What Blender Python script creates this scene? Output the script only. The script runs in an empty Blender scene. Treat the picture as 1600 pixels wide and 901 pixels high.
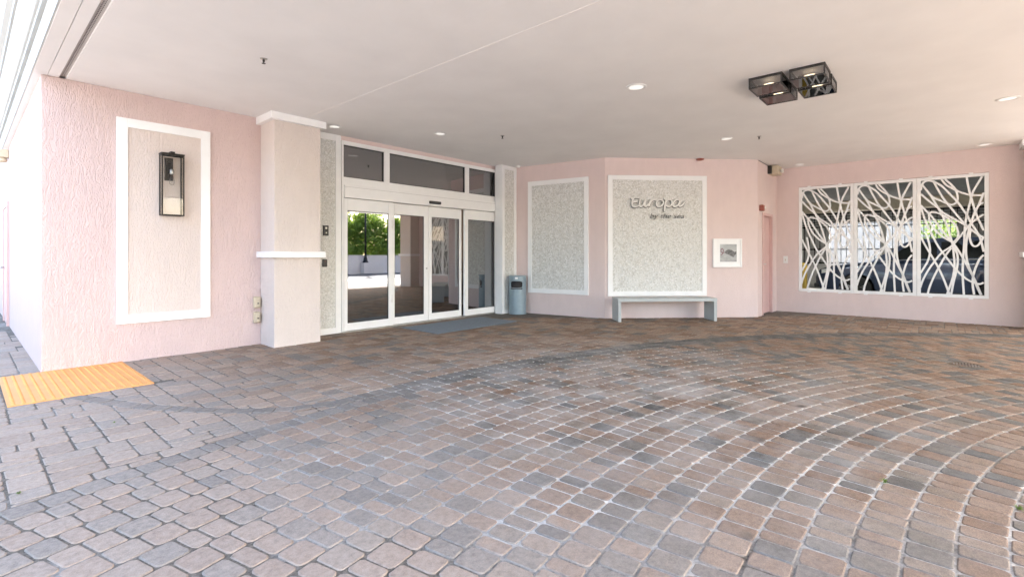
import bpy, bmesh, math, random
import numpy as np
from mathutils import Matrix, Vector
random.seed(7); rng = np.random.default_rng(7)
R = math.radians
S = bpy.context.scene
COL = S.collection

# ---------------------------------------------------------------- camera, sky, sun, exposure
TH = R(41.3); FP, HZ, EYE = 756.0, 398.5, 1.25       # heading, focal length in photo pixels, horizon row, eye height
cam_d = bpy.data.cameras.new('camera'); cam = bpy.data.objects.new('camera', cam_d); COL.objects.link(cam)
cam.location = (0, 0, EYE); cam.rotation_euler = (R(90), 0, TH - R(90))
cam_d.sensor_width = 36; cam_d.lens = FP/1600*36; cam_d.shift_y = -52/1600
cam_d.clip_start = .05; cam_d.clip_end = 2000
S.camera = cam
SUN_EL, SUN_AZ = R(38), math.atan2(-.866, .5)          # the sun stands behind the camera, outside the canopy
wd = bpy.data.worlds.new('World'); S.world = wd; wd.use_nodes = True
wn = wd.node_tree; bg = wn.nodes['Background']
sky = wn.nodes.new('ShaderNodeTexSky'); sky.sky_type = 'NISHITA'; sky.sun_disc = False
sky.sun_elevation = SUN_EL; sky.sun_rotation = math.pi/2 - SUN_AZ
sky.air_density = 1.0; sky.dust_density = 3.2; sky.ozone_density = .7
wn.links.new(sky.outputs[0], bg.inputs[0]); bg.inputs[1].default_value = .15
sun_d = bpy.data.lights.new('sun', 'SUN'); sun_d.energy = 5.0; sun_d.angle = R(.5); sun_d.color = (1, .98, .95)
sun = bpy.data.objects.new('sun', sun_d); COL.objects.link(sun); sun.location = (0, 0, 30)
sd = Vector((math.cos(SUN_EL)*math.cos(SUN_AZ), math.cos(SUN_EL)*math.sin(SUN_AZ), math.sin(SUN_EL)))
sun.rotation_euler = sd.to_track_quat('Z', 'Y').to_euler()
S.view_settings.view_transform = 'Standard'; S.view_settings.look = 'None'
S.view_settings.gamma = 1; S.view_settings.use_curve_mapping = False
S.view_settings.exposure = 3.07
S.render.engine = 'CYCLES'
S.cycles.max_bounces = 9; S.cycles.diffuse_bounces = 6; S.cycles.glossy_bounces = 5; S.cycles.transparent_max_bounces = 12

# ---------------------------------------------------------------- materials
def mat(name):
    m = bpy.data.materials.new(name); m.use_nodes = True
    nt = m.node_tree; return m, nt, nt.nodes['Principled BSDF']
def N(nt, kind, **kw):
    n = nt.nodes.new('ShaderNode'+kind)
    for k, v in kw.items():
        if k in n.inputs: n.inputs[k].default_value = v
        else: setattr(n, k, v)
    return n
def math_n(nt, op, a, b=None, clamp=False):
    n = nt.nodes.new('ShaderNodeMath'); n.operation = op; n.use_clamp = clamp
    for i, v in enumerate((a, b)):
        if v is None: continue
        if isinstance(v, (int, float)): n.inputs[i].default_value = v
        else: nt.links.new(v, n.inputs[i])
    return n.outputs[0]
def mixc(nt, fac, a, b, mode='MIX'):
    n = nt.nodes.new('ShaderNodeMix'); n.data_type = 'RGBA'; n.blend_type = mode
    for s, v in ((0, fac), (6, a), (7, b)):
        if isinstance(v, (int, float)): n.inputs[s].default_value = v
        elif isinstance(v, tuple): n.inputs[s].default_value = (*v, 1) if len(v) == 3 else v
        else: nt.links.new(v, n.inputs[s])
    return n.outputs[2]
def ramp(nt, fac, stops, interp='LINEAR'):
    n = nt.nodes.new('ShaderNodeValToRGB'); n.color_ramp.interpolation = interp
    e = n.color_ramp.elements
    while len(e) < len(stops): e.new(.5)
    for q, (p, c) in zip(e, stops):
        q.position = p; q.color = (*c, 1) if isinstance(c, tuple) else (c, c, c, 1)
    nt.links.new(fac, n.inputs[0]); return n.outputs[0]
def pos_noise(nt, scale, detail=4, rough=.55, vec=(1, 1, 1), dist=0.0):
    g = N(nt, 'NewGeometry'); mp = N(nt, 'Mapping'); mp.inputs['Scale'].default_value = vec
    nt.links.new(g.outputs['Position'], mp.inputs[0])
    t = N(nt, 'TexNoise'); t.inputs['Scale'].default_value = scale; t.inputs['Detail'].default_value = detail
    t.inputs['Roughness'].default_value = rough; t.inputs['Distortion'].default_value = dist
    nt.links.new(mp.outputs[0], t.inputs['Vector']); return t.outputs['Fac']
def bump(nt, b, height, strength=.5, dist=.01):
    n = N(nt, 'Bump'); n.inputs['Strength'].default_value = strength; n.inputs['Distance'].default_value = dist
    nt.links.new(height, n.inputs['Height']); nt.links.new(n.outputs[0], b.inputs['Normal'])
def plain(name, col, rough=.5, metal=0.0, var=.06, scale=6, bmp=0.0, bscale=60):
    m, nt, b = mat(name)
    f = pos_noise(nt, scale)
    dark = tuple(c*(1-var) for c in col); lite = tuple(min(1, c*(1+var)) for c in col)
    nt.links.new(ramp(nt, f, [(.3, dark), (.7, lite)]), b.inputs['Base Color'])
    b.inputs['Roughness'].default_value = rough; b.inputs['Metallic'].default_value = metal
    if bmp: bump(nt, b, pos_noise(nt, bscale, 3), bmp, .004)
    return m
def stucco(name, col, strength=.6, dist=.010, vec=(26, 26, 6.5)):
    m, nt, b = mat(name)
    f = pos_noise(nt, 1.3, 5)
    g = pos_noise(nt, 9, 4, vec=(1, 1, .35))
    c = mixc(nt, .5, ramp(nt, f, [(.3, tuple(x*.95 for x in col)), (.72, tuple(min(1, x*1.03) for x in col))]),
             ramp(nt, g, [(.3, tuple(x*.95 for x in col)), (.7, tuple(min(1, x*1.03) for x in col))]))
    nt.links.new(c, b.inputs['Base Color']); b.inputs['Roughness'].default_value = .78
    # trowelled vertical strokes
    n1 = pos_noise(nt, 1.0, 3, .5, vec, 1.6)
    ridge = math_n(nt, 'ABSOLUTE', math_n(nt, 'SUBTRACT', n1, .5))
    ridge = math_n(nt, 'SUBTRACT', 1.0, math_n(nt, 'MULTIPLY', ridge, 7.0, True), True)
    n2 = pos_noise(nt, 1.0, 4, .6, tuple(v*2.6 for v in vec), .8)
    bump(nt, b, math_n(nt, 'ADD', ridge, math_n(nt, 'MULTIPLY', n2, .8)), strength, dist)
    return m
M = {}
M['pink'] = stucco('pink_stucco_dimmed', (.65, .505, .475))  # same paint as the far walls, darkened where the daylight is strongest
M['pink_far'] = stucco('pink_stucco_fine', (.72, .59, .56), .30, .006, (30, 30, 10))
M['cream'] = stucco('cream_stucco', (.73, .645, .59))
M['cream_panel'] = stucco('cream_panel_stucco', (.68, .585, .53), .5)
M['white'] = plain('white_paint', (.84, .84, .83), .42, var=.02)
M['fascia_white'] = plain('weathered_white_dimmed', (.46, .47, .455), .6, var=.06, scale=2)  # aged greenish white, darkened further to tame the daylight glare on the mouldings
M['vent'] = plain('vent_metal', (.50, .48, .46), .6, var=.08)
M['white_metal'] = plain('white_powder_coat', (.84, .84, .83), .32, var=.02)
M['white_plastic'] = plain('white_plastic', (.78, .78, .76), .4, var=.02)
M['ceiling'] = plain('ceiling_plaster', (.86, .855, .845), .9, var=.03, scale=1.6, bmp=.4, bscale=9)
M['black'] = plain('black_metal', (.022, .02, .019), .38, .6, var=.2)
M['bronze'] = plain('dark_bronze', (.05, .048, .046), .38, .7, var=.2)
M['dark'] = plain('dark_plastic', (.03, .03, .032), .45, var=.1)
M['steel'] = plain('brushed_steel', (.55, .54, .52), .35, 1.0, var=.1)
M['beige'] = plain('beige_plastic', (.55, .47, .34), .5, var=.08)
M['red'] = plain('red_plastic', (.30, .075, .045), .45, var=.1)
M['bench'] = plain('bench_grey_paint', (.44, .465, .46), .5, var=.04)
M['bin'] = plain('blue_grey_metal', (.26, .335, .38), .38, .2, var=.07)
M['mat'] = plain('mat_fibre', (.17, .205, .24), .95, var=.15, scale=40, bmp=.8, bscale=220)
M['yellow'] = plain('tactile_yellow', (.76, .37, .125), .65, var=.06, scale=5)
M['yellow_post'] = plain('yellow_paint', (.55, .38, .07), .6, var=.15)
M['concrete'] = plain('concrete', (.32, .31, .29), .85, var=.12, scale=2, bmp=.3)
M['garage_wall'] = plain('garage_wall_grey', (.50, .50, .48), .85, var=.1, scale=1.5)
M['dim_ground'] = plain('dim_ground', (.085, .085, .088), .85, var=.15, scale=1.5, bmp=.4)
M['tyre'] = plain('tyre_rubber', (.02, .02, .02), .8, var=.1)
M['lobby'] = plain('lobby_wall', (.45, .36, .32), .7, var=.06, scale=2)
M['lobby_floor'] = plain('lobby_floor', (.10, .07, .06), .25, var=.2, scale=2)
M['wood'] = plain('dark_wood', (.10, .06, .04), .4, var=.2, scale=8)
M['door_pink'] = plain('pink_door_paint', (.62, .42, .395), .5, var=.03)
M['bark'] = plain('bark', (.10, .075, .05), .9, var=.3, scale=12)
M['caulk'] = plain('pale_caulk', (.83, .81, .78), .6, var=.02)

def glass(name, tint, refl, rough=0.0):
    m, nt, b = mat(name); nt.nodes.remove(b); out = nt.nodes['Material Output']
    fr = N(nt, 'Fresnel'); fr.inputs['IOR'].default_value = 1.5
    fac = math_n(nt, 'ADD', refl, math_n(nt, 'MULTIPLY', fr.outputs[0], (1-refl)*(.45 if refl < .05 else 1.0)), True)
    tr = N(nt, 'BsdfTransparent'); tr.inputs[0].default_value = (*tint, 1)
    gl = N(nt, 'BsdfGlossy'); gl.inputs['Roughness'].default_value = rough; gl.inputs[0].default_value = (.80, .80, .81, 1)
    mx = N(nt, 'MixShader'); nt.links.new(fac, mx.inputs[0]); nt.links.new(tr.outputs[0], mx.inputs[1]); nt.links.new(gl.outputs[0], mx.inputs[2])
    nt.links.new(mx.outputs[0], out.inputs[0]); return m
M['door_glass'] = glass('tinted_reflective_glass', (.42, .41, .41), .34)
M['clear_glass'] = glass('clear_glass', (.95, .95, .94), .0)
M['smoke_glass'] = glass('smoked_glass', (.84, .83, .83), .10)
M['car_glass'] = glass('car_glass', (.12, .15, .14), .06)

def emit(name, col, strength, base=(.8, .8, .8)):
    m, nt, b = mat(name); b.inputs['Base Color'].default_value = (*base, 1)
    f = pos_noise(nt, 30, 2); nt.links.new(ramp(nt, f, [(.2, tuple(c*.93 for c in col)), (.8, col)]), b.inputs['Emission Color'])
    b.inputs['Emission Strength'].default_value = strength; return m
M['lamp_lens'] = emit('lamp_lens', (1, .96, .90), .085)
M['tube'] = emit('fill_tube', (.95, 1, .97), 20.0)
M['filament'] = emit('filament', (1, .80, .52), .55)
M['shade'] = emit('lit_lamp_shade', (1, .80, .52), .5, (.7, .6, .45))

def mosaic(name, scale):
    m, nt, b = mat(name)
    g = N(nt, 'NewGeometry')
    v = N(nt, 'TexVoronoi'); v.inputs['Scale'].default_value = scale; v.inputs['Randomness'].default_value = .9
    nt.links.new(g.outputs['Position'], v.inputs['Vector'])
    v2 = N(nt, 'TexVoronoi'); v2.feature = 'DISTANCE_TO_EDGE'; v2.inputs['Scale'].default_value = scale; v2.inputs['Randomness'].default_value = .9
    nt.links.new(g.outputs['Position'], v2.inputs['Vector'])
    sep = N(nt, 'SeparateColor'); nt.links.new(v.outputs['Color'], sep.inputs[0])
    c = ramp(nt, sep.outputs[0], [(0, (.60, .59, .54)), (.25, (.73, .73, .69)), (.6, (.79, .79, .755)), (.85, (.87, .87, .85)), (1, (.66, .68, .66))])
    e = ramp(nt, v2.outputs['Distance'], [(.02, 0.0), (.09, 1.0)])
    c = mixc(nt, e, (.60, .595, .56), c)
    nt.links.new(c, b.inputs['Base Color'])
    nt.links.new(ramp(nt, sep.outputs[1], [(0, .16), (1, .5)]), b.inputs['Roughness'])
    hgt = math_n(nt, 'ADD', math_n(nt, 'MULTIPLY', e, .6), math_n(nt, 'MULTIPLY', sep.outputs[2], .9))
    # each chip tilts its own way
    tilt = N(nt, 'VectorMath'); tilt.operation = 'DOT_PRODUCT'
    off = N(nt, 'VectorMath'); off.operation = 'SUBTRACT'; nt.links.new(g.outputs['Position'], off.inputs[0]); nt.links.new(v.outputs['Position'], off.inputs[1])
    dv = N(nt, 'VectorMath'); dv.operation = 'SUBTRACT'; dv.inputs[1].default_value = (.5, .5, .5); nt.links.new(v.outputs['Color'], dv.inputs[0])
    nt.links.new(off.outputs[0], tilt.inputs[0]); nt.links.new(dv.outputs[0], tilt.inputs[1])
    hgt = math_n(nt, 'ADD', hgt, math_n(nt, 'MULTIPLY', tilt.outputs['Value'], 60.0))
    bump(nt, b, hgt, .8, .006)
    return m
M['mosaic'] = mosaic('shell_chip_mosaic', 36)
M['mosaic_fine'] = mosaic('shell_penny_mosaic', 52)

def eff_mask(nt):
    # lime bloom: an irregular patch in the middle of the drive (its own stain shape)
    g = N(nt, 'NewGeometry'); d = N(nt, 'VectorMath'); d.operation = 'DISTANCE'
    mp = N(nt, 'Mapping'); mp.inputs['Location'].default_value = (-4.2, -2.15, 0); mp.inputs['Rotation'].default_value = (0, 0, R(0)); 
    nt.links.new(g.outputs['Position'], mp.inputs[0]); nt.links.new(mp.outputs[0], d.inputs[0]); d.inputs[1].default_value = (0, 0, 0)
    n = pos_noise(nt, 1.9, 8, .72)
    r_ = math_n(nt, 'SUBTRACT', 1.0, math_n(nt, 'DIVIDE', d.outputs['Value'], 3.4), True)
    return math_n(nt, 'MULTIPLY', r_, ramp(nt, n, [(.38, 0.0), (.62, 1.0)])), r_
def paver_mat(name, stops, wear_lit=.66):
    m, nt, b = mat(name)
    oi = N(nt, 'ObjectInfo'); g = N(nt, 'NewGeometry')
    wnz = N(nt, 'TexWhiteNoise'); wnz.noise_dimensions = '2D'
    cb = N(nt, 'CombineXYZ'); nt.links.new(oi.outputs['Random'], cb.inputs[0]); nt.links.new(g.outputs['Random Per Island'], cb.inputs[1])
    nt.links.new(cb.outputs[0], wnz.inputs['Vector'])
    base = ramp(nt, wnz.outputs['Value'], stops, 'LINEAR')
    cloud = pos_noise(nt, 7, 5, .65)
    base = mixc(nt, .55, base, ramp(nt, cloud, [(.25, (.66, .66, .66)), (.5, (1, 1, 1)), (.78, (1.25, 1.23, 1.2))]), 'MULTIPLY')
    pat = pos_noise(nt, 32, 4, .7)
    base = mixc(nt, .6, base, ramp(nt, pat, [(.28, (.55, .55, .55)), (.5, (1, 1, 1)), (.75, (1.4, 1.37, 1.33))]), 'MULTIPLY')
    spk = pos_noise(nt, 170, 2, .7)
    base = mixc(nt, .55, base, ramp(nt, spk, [(.30, (.42, .42, .42)), (.5, (1, 1, 1)), (.70, (1.75, 1.72, 1.7))]), 'MULTIPLY')
    mask, _ = eff_mask(nt)
    base = mixc(nt, math_n(nt, 'MULTIPLY', mask, .72), base, (.45, .44, .425))
    smut = pos_noise(nt, 2.3, 6, .7)
    base = mixc(nt, ramp(nt, smut, [(.62, 0.0), (.74, .55)]), base, (.075, .066, .06))
    vo = N(nt, 'TexVoronoi'); vo.inputs['Scale'].default_value = 1.25; nt.links.new(g.outputs['Position'], vo.inputs['Vector'])
    base = mixc(nt, ramp(nt, math_n(nt, 'ADD', vo.outputs['Distance'], math_n(nt, 'MULTIPLY', pos_noise(nt, 14, 3), .07)), [(.07, .75), (.10, 0.0)]), base, (.05, .04, .03))   # oil drips
    # outer strip paler: weathered to the aggregate, with brighter daylight put into the colour
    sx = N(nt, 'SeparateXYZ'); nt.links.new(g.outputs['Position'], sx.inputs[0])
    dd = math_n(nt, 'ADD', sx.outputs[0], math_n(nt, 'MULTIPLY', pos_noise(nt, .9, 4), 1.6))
    worn_lit = ramp(nt, math_n(nt, 'MULTIPLY', dd, .25, True), [(0, .3), (.13, .5), (.24, 1.0), (.42, 1.0), (.98, 0.0)])  # pale zone eased off further out to cut bounced light
    base = mixc(nt, math_n(nt, 'MULTIPLY', math_n(nt, 'MULTIPLY', worn_lit, ramp(nt, pat, [(.3, .55), (.65, 1.0)])), wear_lit), base, (.45, .38, .325))
    nt.links.new(base, b.inputs['Base Color'])
    nt.links.new(ramp(nt, cloud, [(.3, .62), (.7, .85)]), b.inputs['Roughness'])
    hb = math_n(nt, 'ADD', pos_noise(nt, 30, 5, .7), math_n(nt, 'MULTIPLY', spk, .5))
    bump(nt, b, hb, .7, .006); b.inputs['Specular IOR Level'].default_value = .15
    return m
BROWN = [(0, (.175, .114, .078)), (.22, (.21, .142, .10)), (.42, (.245, .176, .13)), (.60, (.22, .168, .128)), (.70, (.18, .15, .12)),
         (.82, (.135, .123, .107)), (.92, (.112, .106, .097)), (1, (.225, .163, .122))]
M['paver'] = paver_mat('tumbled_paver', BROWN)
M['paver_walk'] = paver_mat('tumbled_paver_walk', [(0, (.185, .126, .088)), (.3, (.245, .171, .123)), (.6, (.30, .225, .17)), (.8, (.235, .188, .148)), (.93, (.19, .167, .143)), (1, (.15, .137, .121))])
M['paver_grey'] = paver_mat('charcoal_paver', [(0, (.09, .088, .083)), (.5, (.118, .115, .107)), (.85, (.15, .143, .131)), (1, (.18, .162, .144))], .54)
def bed_mat():
    m, nt, b = mat('joint_sand')
    mask, rad = eff_mask(nt)
    n = pos_noise(nt, 1.1, 5, .65); s = pos_noise(nt, 60, 3, .7)
    lite = ramp(nt, s, [(.3, (.42, .41, .39)), (.7, (.70, .69, .66))])
    k = math_n(nt, 'ADD', math_n(nt, 'MULTIPLY', rad, 1.35), math_n(nt, 'MULTIPLY', math_n(nt, 'SUBTRACT', n, .5), 2.2))
    k = ramp(nt, k, [(.05, 0.0), (.75, 1.0)])
    c = mixc(nt, k, ramp(nt, s, [(.3, (.055, .046, .036)), (.7, (.20, .175, .145))]), lite)
    nt.links.new(c, b.inputs['Base Color']); b.inputs['Roughness'].default_value = .95
    bump(nt, b, s, .7, .006); return m
M['bed'] = bed_mat()
def far_ground():
    m, nt, b = mat('far_paving')
    g = N(nt, 'NewGeometry'); br = N(nt, 'TexBrick'); nt.links.new(g.outputs['Position'], br.inputs['Vector'])
    br.inputs['Scale'].default_value = 1; br.inputs['Brick Width'].default_value = .24; br.inputs['Row Height'].default_value = .12
    br.inputs['Mortar Size'].default_value = .006; br.inputs['Color1'].default_value = (.30, .28, .265, 1); br.inputs['Color2'].default_value = (.26, .25, .24, 1); br.inputs['Mortar'].default_value = (.25, .24, .22, 1)
    f = pos_noise(nt, .5, 5)
    nt.links.new(mixc(nt, .5, br.outputs['Color'], ramp(nt, f, [(.3, (.7, .7, .7)), (.7, (1.25, 1.22, 1.2))]), 'MULTIPLY'), b.inputs['Base Color'])
    b.inputs['Roughness'].default_value = .8; return m
M['far_ground'] = far_ground()
def leaf_mat(name, c0, c1):
    m, nt, b = mat(name); g = N(nt, 'NewGeometry')
    nt.links.new(ramp(nt, g.outputs['Random Per Island'], [(0, c0), (1, c1)]), b.inputs['Base Color'])
    b.inputs['Roughness'].default_value = .5
    tl = N(nt, 'BsdfTranslucent'); tl.inputs[0].default_value = (c1[0]*1.3, c1[1]*1.3, c1[2], 1)
    mx = N(nt, 'MixShader'); mx.inputs[0].default_value = .35
    nt.links.new(b.outputs[0], mx.inputs[1]); nt.links.new(tl.outputs[0], mx.inputs[2]); nt.links.new(mx.outputs[0], nt.nodes['Material Output'].inputs[0]); return m
M['leaf'] = leaf_mat('hedge_leaves', (.08, .15, .018), (.22, .32, .045))
M['weed'] = leaf_mat('weed_leaves', (.09, .15, .03), (.16, .23, .05))
def car_paint():
    m, nt, b = mat('dark_blue_car_paint')
    f = pos_noise(nt, 400, 2); nt.links.new(ramp(nt, f, [(.4, (.026, .042, .085)), (.65, (.04, .06, .115))]), b.inputs['Base Color'])
    b.inputs['Roughness'].default_value = .3; b.inputs['Metallic'].default_value = .3
    b.inputs['Coat Weight'].default_value = 1; b.inputs['Coat Roughness'].default_value = .04; return m
M['car'] = car_paint()
def art_mat():
    m, nt, b = mat('grey_photo_print'); f = pos_noise(nt, 9, 5, .6, (1, 1, 3), .6)
    nt.links.new(ramp(nt, f, [(.25, (.22, .23, .235)), (.5, (.36, .37, .37)), (.75, (.50, .51, .51))]), b.inputs['Base Color']); b.inputs['Roughness'].default_value = .3; return m
M['art'] = art_mat()
M['art_dark'] = plain('print_dark_grey', (.09, .09, .09), .35, var=.6, scale=26)
M['art_red'] = plain('print_dull_red', (.18, .07, .08), .35, var=.5, scale=50)
def satin_metal():
    m, nt, b = mat('sign_face'); f = pos_noise(nt, 20, 3)
    nt.links.new(ramp(nt, f, [(.3, (.66, .655, .63)), (.7, (.74, .735, .71))]), b.inputs['Base Color']); b.inputs['Roughness'].default_value = .4; b.inputs['Metallic'].default_value = .15; return m
M['sign'] = satin_metal()
M['letter_grey'] = plain('grey_metal_letter', (.16, .16, .155), .4, .3, var=.1)

# ---------------------------------------------------------------- mesh helpers
class MB:
    def __init__(s, xf=None): s.v = []; s.f = []; s.xf = xf
    def add(s, vs, fs):
        n = len(s.v)
        s.v += [tuple(s.xf(*p)) if s.xf else tuple(p) for p in vs]; s.f += [tuple(i+n for i in q) for q in fs]; return s
    def box(s, x0, x1, y0, y1, z0, z1):
        return s.add([(x0,y0,z0),(x1,y0,z0),(x1,y1,z0),(x0,y1,z0),(x0,y0,z1),(x1,y0,z1),(x1,y1,z1),(x0,y1,z1)],
                     [(3,2,1,0),(4,5,6,7),(0,1,5,4),(1,2,6,5),(2,3,7,6),(3,0,4,7)])
    def prism(s, poly, z0, z1, axis=2):
        n = len(poly)
        def P(a, b, c): return {2: (a, b, c), 1: (a, c, b), 0: (c, a, b)}[axis]
        return s.add([P(a, b, z0) for a, b in poly]+[P(a, b, z1) for a, b in poly],
                     [tuple(range(n-1, -1, -1)), tuple(range(n, 2*n))]+[(i, (i+1) % n, n+(i+1) % n, n+i) for i in range(n)])
    def lathe(s, prof, c=(0, 0, 0), n=24, axis=2):
        vs = []; fs = []
        for r_, z in prof:
            for k in range(n):
                a = 2*math.pi*k/n; p = (r_*math.cos(a), r_*math.sin(a), z)
                if axis == 0: p = (p[2], p[0], p[1])
                if axis == 1: p = (p[0], p[2], p[1])
                vs.append((c[0]+p[0], c[1]+p[1], c[2]+p[2]))
        for j in range(len(prof)-1):
            for k in range(n):
                fs.append((j*n+k, j*n+(k+1) % n, (j+1)*n+(k+1) % n, (j+1)*n+k))
        if prof[0][0] > 1e-5: fs.append(tuple(range(n-1, -1, -1)))
        if prof[-1][0] > 1e-5: fs.append(tuple((len(prof)-1)*n+k for k in range(n)))
        return s.add(vs, fs)
    def tube(s, pts, r_, n=8):
        pts = [Vector(p) for p in pts]; vs = []; fs = []
        rr = r_ if isinstance(r_, (list, tuple)) else [r_]*len(pts)
        up0 = Vector((0, 0, 1))
        for i, p in enumerate(pts):
            t = (pts[min(i+1, len(pts)-1)]-pts[max(i-1, 0)]).normalized()
            up = up0 if abs(t.z) < .95 else Vector((1, 0, 0))
            a = t.cross(up).normalized(); b = a.cross(t)
            for k in range(n):
                q = p+(a*math.cos(2*math.pi*k/n)+b*math.sin(2*math.pi*k/n))*rr[i]; vs.append(tuple(q))
        for i in range(len(pts)-1):
            for k in range(n): fs.append((i*n+k, i*n+(k+1) % n, (i+1)*n+(k+1) % n, (i+1)*n+k))
        fs.append(tuple(range(n-1, -1, -1))); fs.append(tuple((len(pts)-1)*n+k for k in range(n)))
        return s.add(vs, fs)
    def ribbon(s, pts, wid, y0, y1):          # flat bar following pts (x,z), between depths y0 and y1
        n = len(pts); L = []; Rr = []
        ww = wid if isinstance(wid, (list, tuple)) else [wid]*n
        for i in range(n):
            a = pts[max(i-1, 0)]; b = pts[min(i+1, n-1)]
            dx, dz = b[0]-a[0], b[1]-a[1]; l = math.hypot(dx, dz) or 1
            nx, nz = -dz/l*ww[i]/2, dx/l*ww[i]/2
            L.append((pts[i][0]+nx, pts[i][1]+nz)); Rr.append((pts[i][0]-nx, pts[i][1]-nz))
        vs = [(a, y0, b) for a, b in L]+[(a, y0, b) for a, b in Rr]+[(a, y1, b) for a, b in L]+[(a, y1, b) for a, b in Rr]
        fs = []
        for i in range(n-1):
            fs += [(i, i+1, n+i+1, n+i), (2*n+i, 3*n+i, 3*n+i+1, 2*n+i+1), (i, 2*n+i, 2*n+i+1, i+1), (n+i, n+i+1, 3*n+i+1, 3*n+i)]
        fs += [(0, n, 3*n, 2*n), (n-1, 3*n-1, 4*n-1, 2*n-1)]
        return s.add(vs, fs)
    def frame(s, x0, x1, z0, z1, t, y0, y1, tb=None, tt=None):   # rectangular frame, butt joints
        tb = t if tb is None else tb; tt = t if tt is None else tt
        s.box(x0, x0+t, y0, y1, z0, z1); s.box(x1-t, x1, y0, y1, z0, z1)
        s.box(x0+t, x1-t, y0, y1, z0, z0+tb); s.box(x0+t, x1-t, y0, y1, z1-tt, z1); return s
    def mesh(s, name, smooth=False):
        me = bpy.data.meshes.new(name); me.from_pydata(s.v, [], s.f); bm = bmesh.new(); bm.from_mesh(me)
        bmesh.ops.recalc_face_normals(bm, faces=bm.faces); bm.to_mesh(me); bm.free()
        if smooth: me.polygons.foreach_set('use_smooth', [True]*len(me.polygons))
        return me
def tag(o, label=None, cat=None, group=None, kind=None):
    if label: o['label'] = label
    if cat: o['category'] = cat
    if group: o['group'] = group
    if kind: o['kind'] = kind
    return o
def attach(o, parent):
    o.parent = parent; o.matrix_parent_inverse = parent['_inv_'] if False else PINV[parent.name]
PINV = {}
def empty(name, loc=(0, 0, 0)):
    o = bpy.data.objects.new(name, None); COL.objects.link(o); o.location = loc; o.empty_display_size = .2
    PINV[o.name] = Matrix.Translation(-Vector(loc)); return o
def build(name, mb, m, parent=None, smooth=False, bev=0.0):
    me = mb.mesh(name, smooth); me.materials.append(M[m] if isinstance(m, str) else m)
    o = bpy.data.objects.new(name, me); COL.objects.link(o); PINV[o.name] = Matrix.Identity(4)
    if parent is not None:
        o.parent = parent; o.matrix_parent_inverse = PINV.get(parent.name, Matrix.Identity(4))
    if bev:
        b = o.modifiers.new('bevel', 'BEVEL'); b.width = bev; b.segments = 2; b.limit_method = 'ANGLE'; b.angle_limit = R(40)
    if smooth:
        pass
    return o
def thing(name, label, cat, loc=(0, 0, 0), group=None): return tag(empty(name, loc), label, cat, group)
def smooth_by_angle(o, ang=35):
    me = o.data; bm = bmesh.new(); bm.from_mesh(me)
    for f in bm.faces: f.smooth = True
    for e in bm.edges:
        if len(e.link_faces) == 2 and e.calc_face_angle(0) > R(ang): e.smooth = False
    bm.to_mesh(me); bm.free(); return o
def wall_frame(a, b):
    d = Vector((b[0]-a[0], b[1]-a[1])); L = d.length; d /= L; n = Vector((d.y, -d.x))
    return (lambda s, t, z: (a[0]+d.x*s+n.x*t, a[1]+d.y*s+n.y*t, z)), L
def catmull(pts, k=6):
    out = []
    P = [pts[0]]+list(pts)+[pts[-1]]
    for i in range(1, len(P)-2):
        p0, p1, p2, p3 = P[i-1], P[i], P[i+1], P[i+2]
        for j in range(k):
            t = j/k
            out.append(tuple(.5*((2*p1[q])+(-p0[q]+p2[q])*t+(2*p0[q]-5*p1[q]+4*p2[q]-p3[q])*t*t+(-p0[q]+3*p1[q]-3*p2[q]+p3[q])*t**3) for q in range(len(p1))))
    out.append(tuple(pts[-1])); return out
def copy_tree(o, delta, parent=None):
    c = o.copy(); COL.objects.link(c)
    if parent is None: c.location = o.location+Vector(delta)
    else: c.parent = parent; c.matrix_parent_inverse = o.matrix_parent_inverse.copy()
    for ch in o.children: copy_tree(ch, delta, c)
    return c
cT, sT = math.cos(TH), math.sin(TH)
def project(u, w, z=0.0):                    # world point -> photo pixel and depth
    X = u*sT-w*cT; Y = u*cT+w*sT
    return (800+FP*X/Y, HZ-FP*(z-EYE)/Y, Y) if Y > .05 else (1e9, 1e9, Y)

CZ = 3.18      # ceiling height
# ---------------------------------------------------------------- ground and paving
g = build('ground', MB().add([(-400,-400,-.022),(400,-400,-.022),(400,400,-.022),(-400,400,-.022)], [(0,1,2,3)]), 'far_ground'); tag(g, kind='structure')
tag(build('ground_dimmer', MB().add([(-400,-14.9,-.018),(400,-14.9,-.018),(400,-8.6,-.018),(-400,-8.6,-.018)], [(0,1,2,3)]), 'dim_ground'), kind='structure')  # dark sheet added to dim the sunlit ground in the door reflections
RC = (2.572, -5.814); R0, DR = 5.5924, .1657
R_OUT = R0+25*DR                                  # 9.735, outer edge of the grey rings
walk = build('entrance_paving', MB().add([(-4,-7,-.0058),(12.3,-7,-.0058),(12.3,16,-.0058),(-4,16,-.0058)], [(0,1,2,3)]), 'bed'); tag(walk, kind='structure')
drive = build('driveway_paving', MB().add([(RC[0]+(R_OUT+.004)*math.cos(2*math.pi*k/180), RC[1]+(R_OUT+.004)*math.sin(2*math.pi*k/180), -.0048) for k in range(180)], [tuple(range(180))]), 'bed'); tag(drive, kind='structure')

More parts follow.
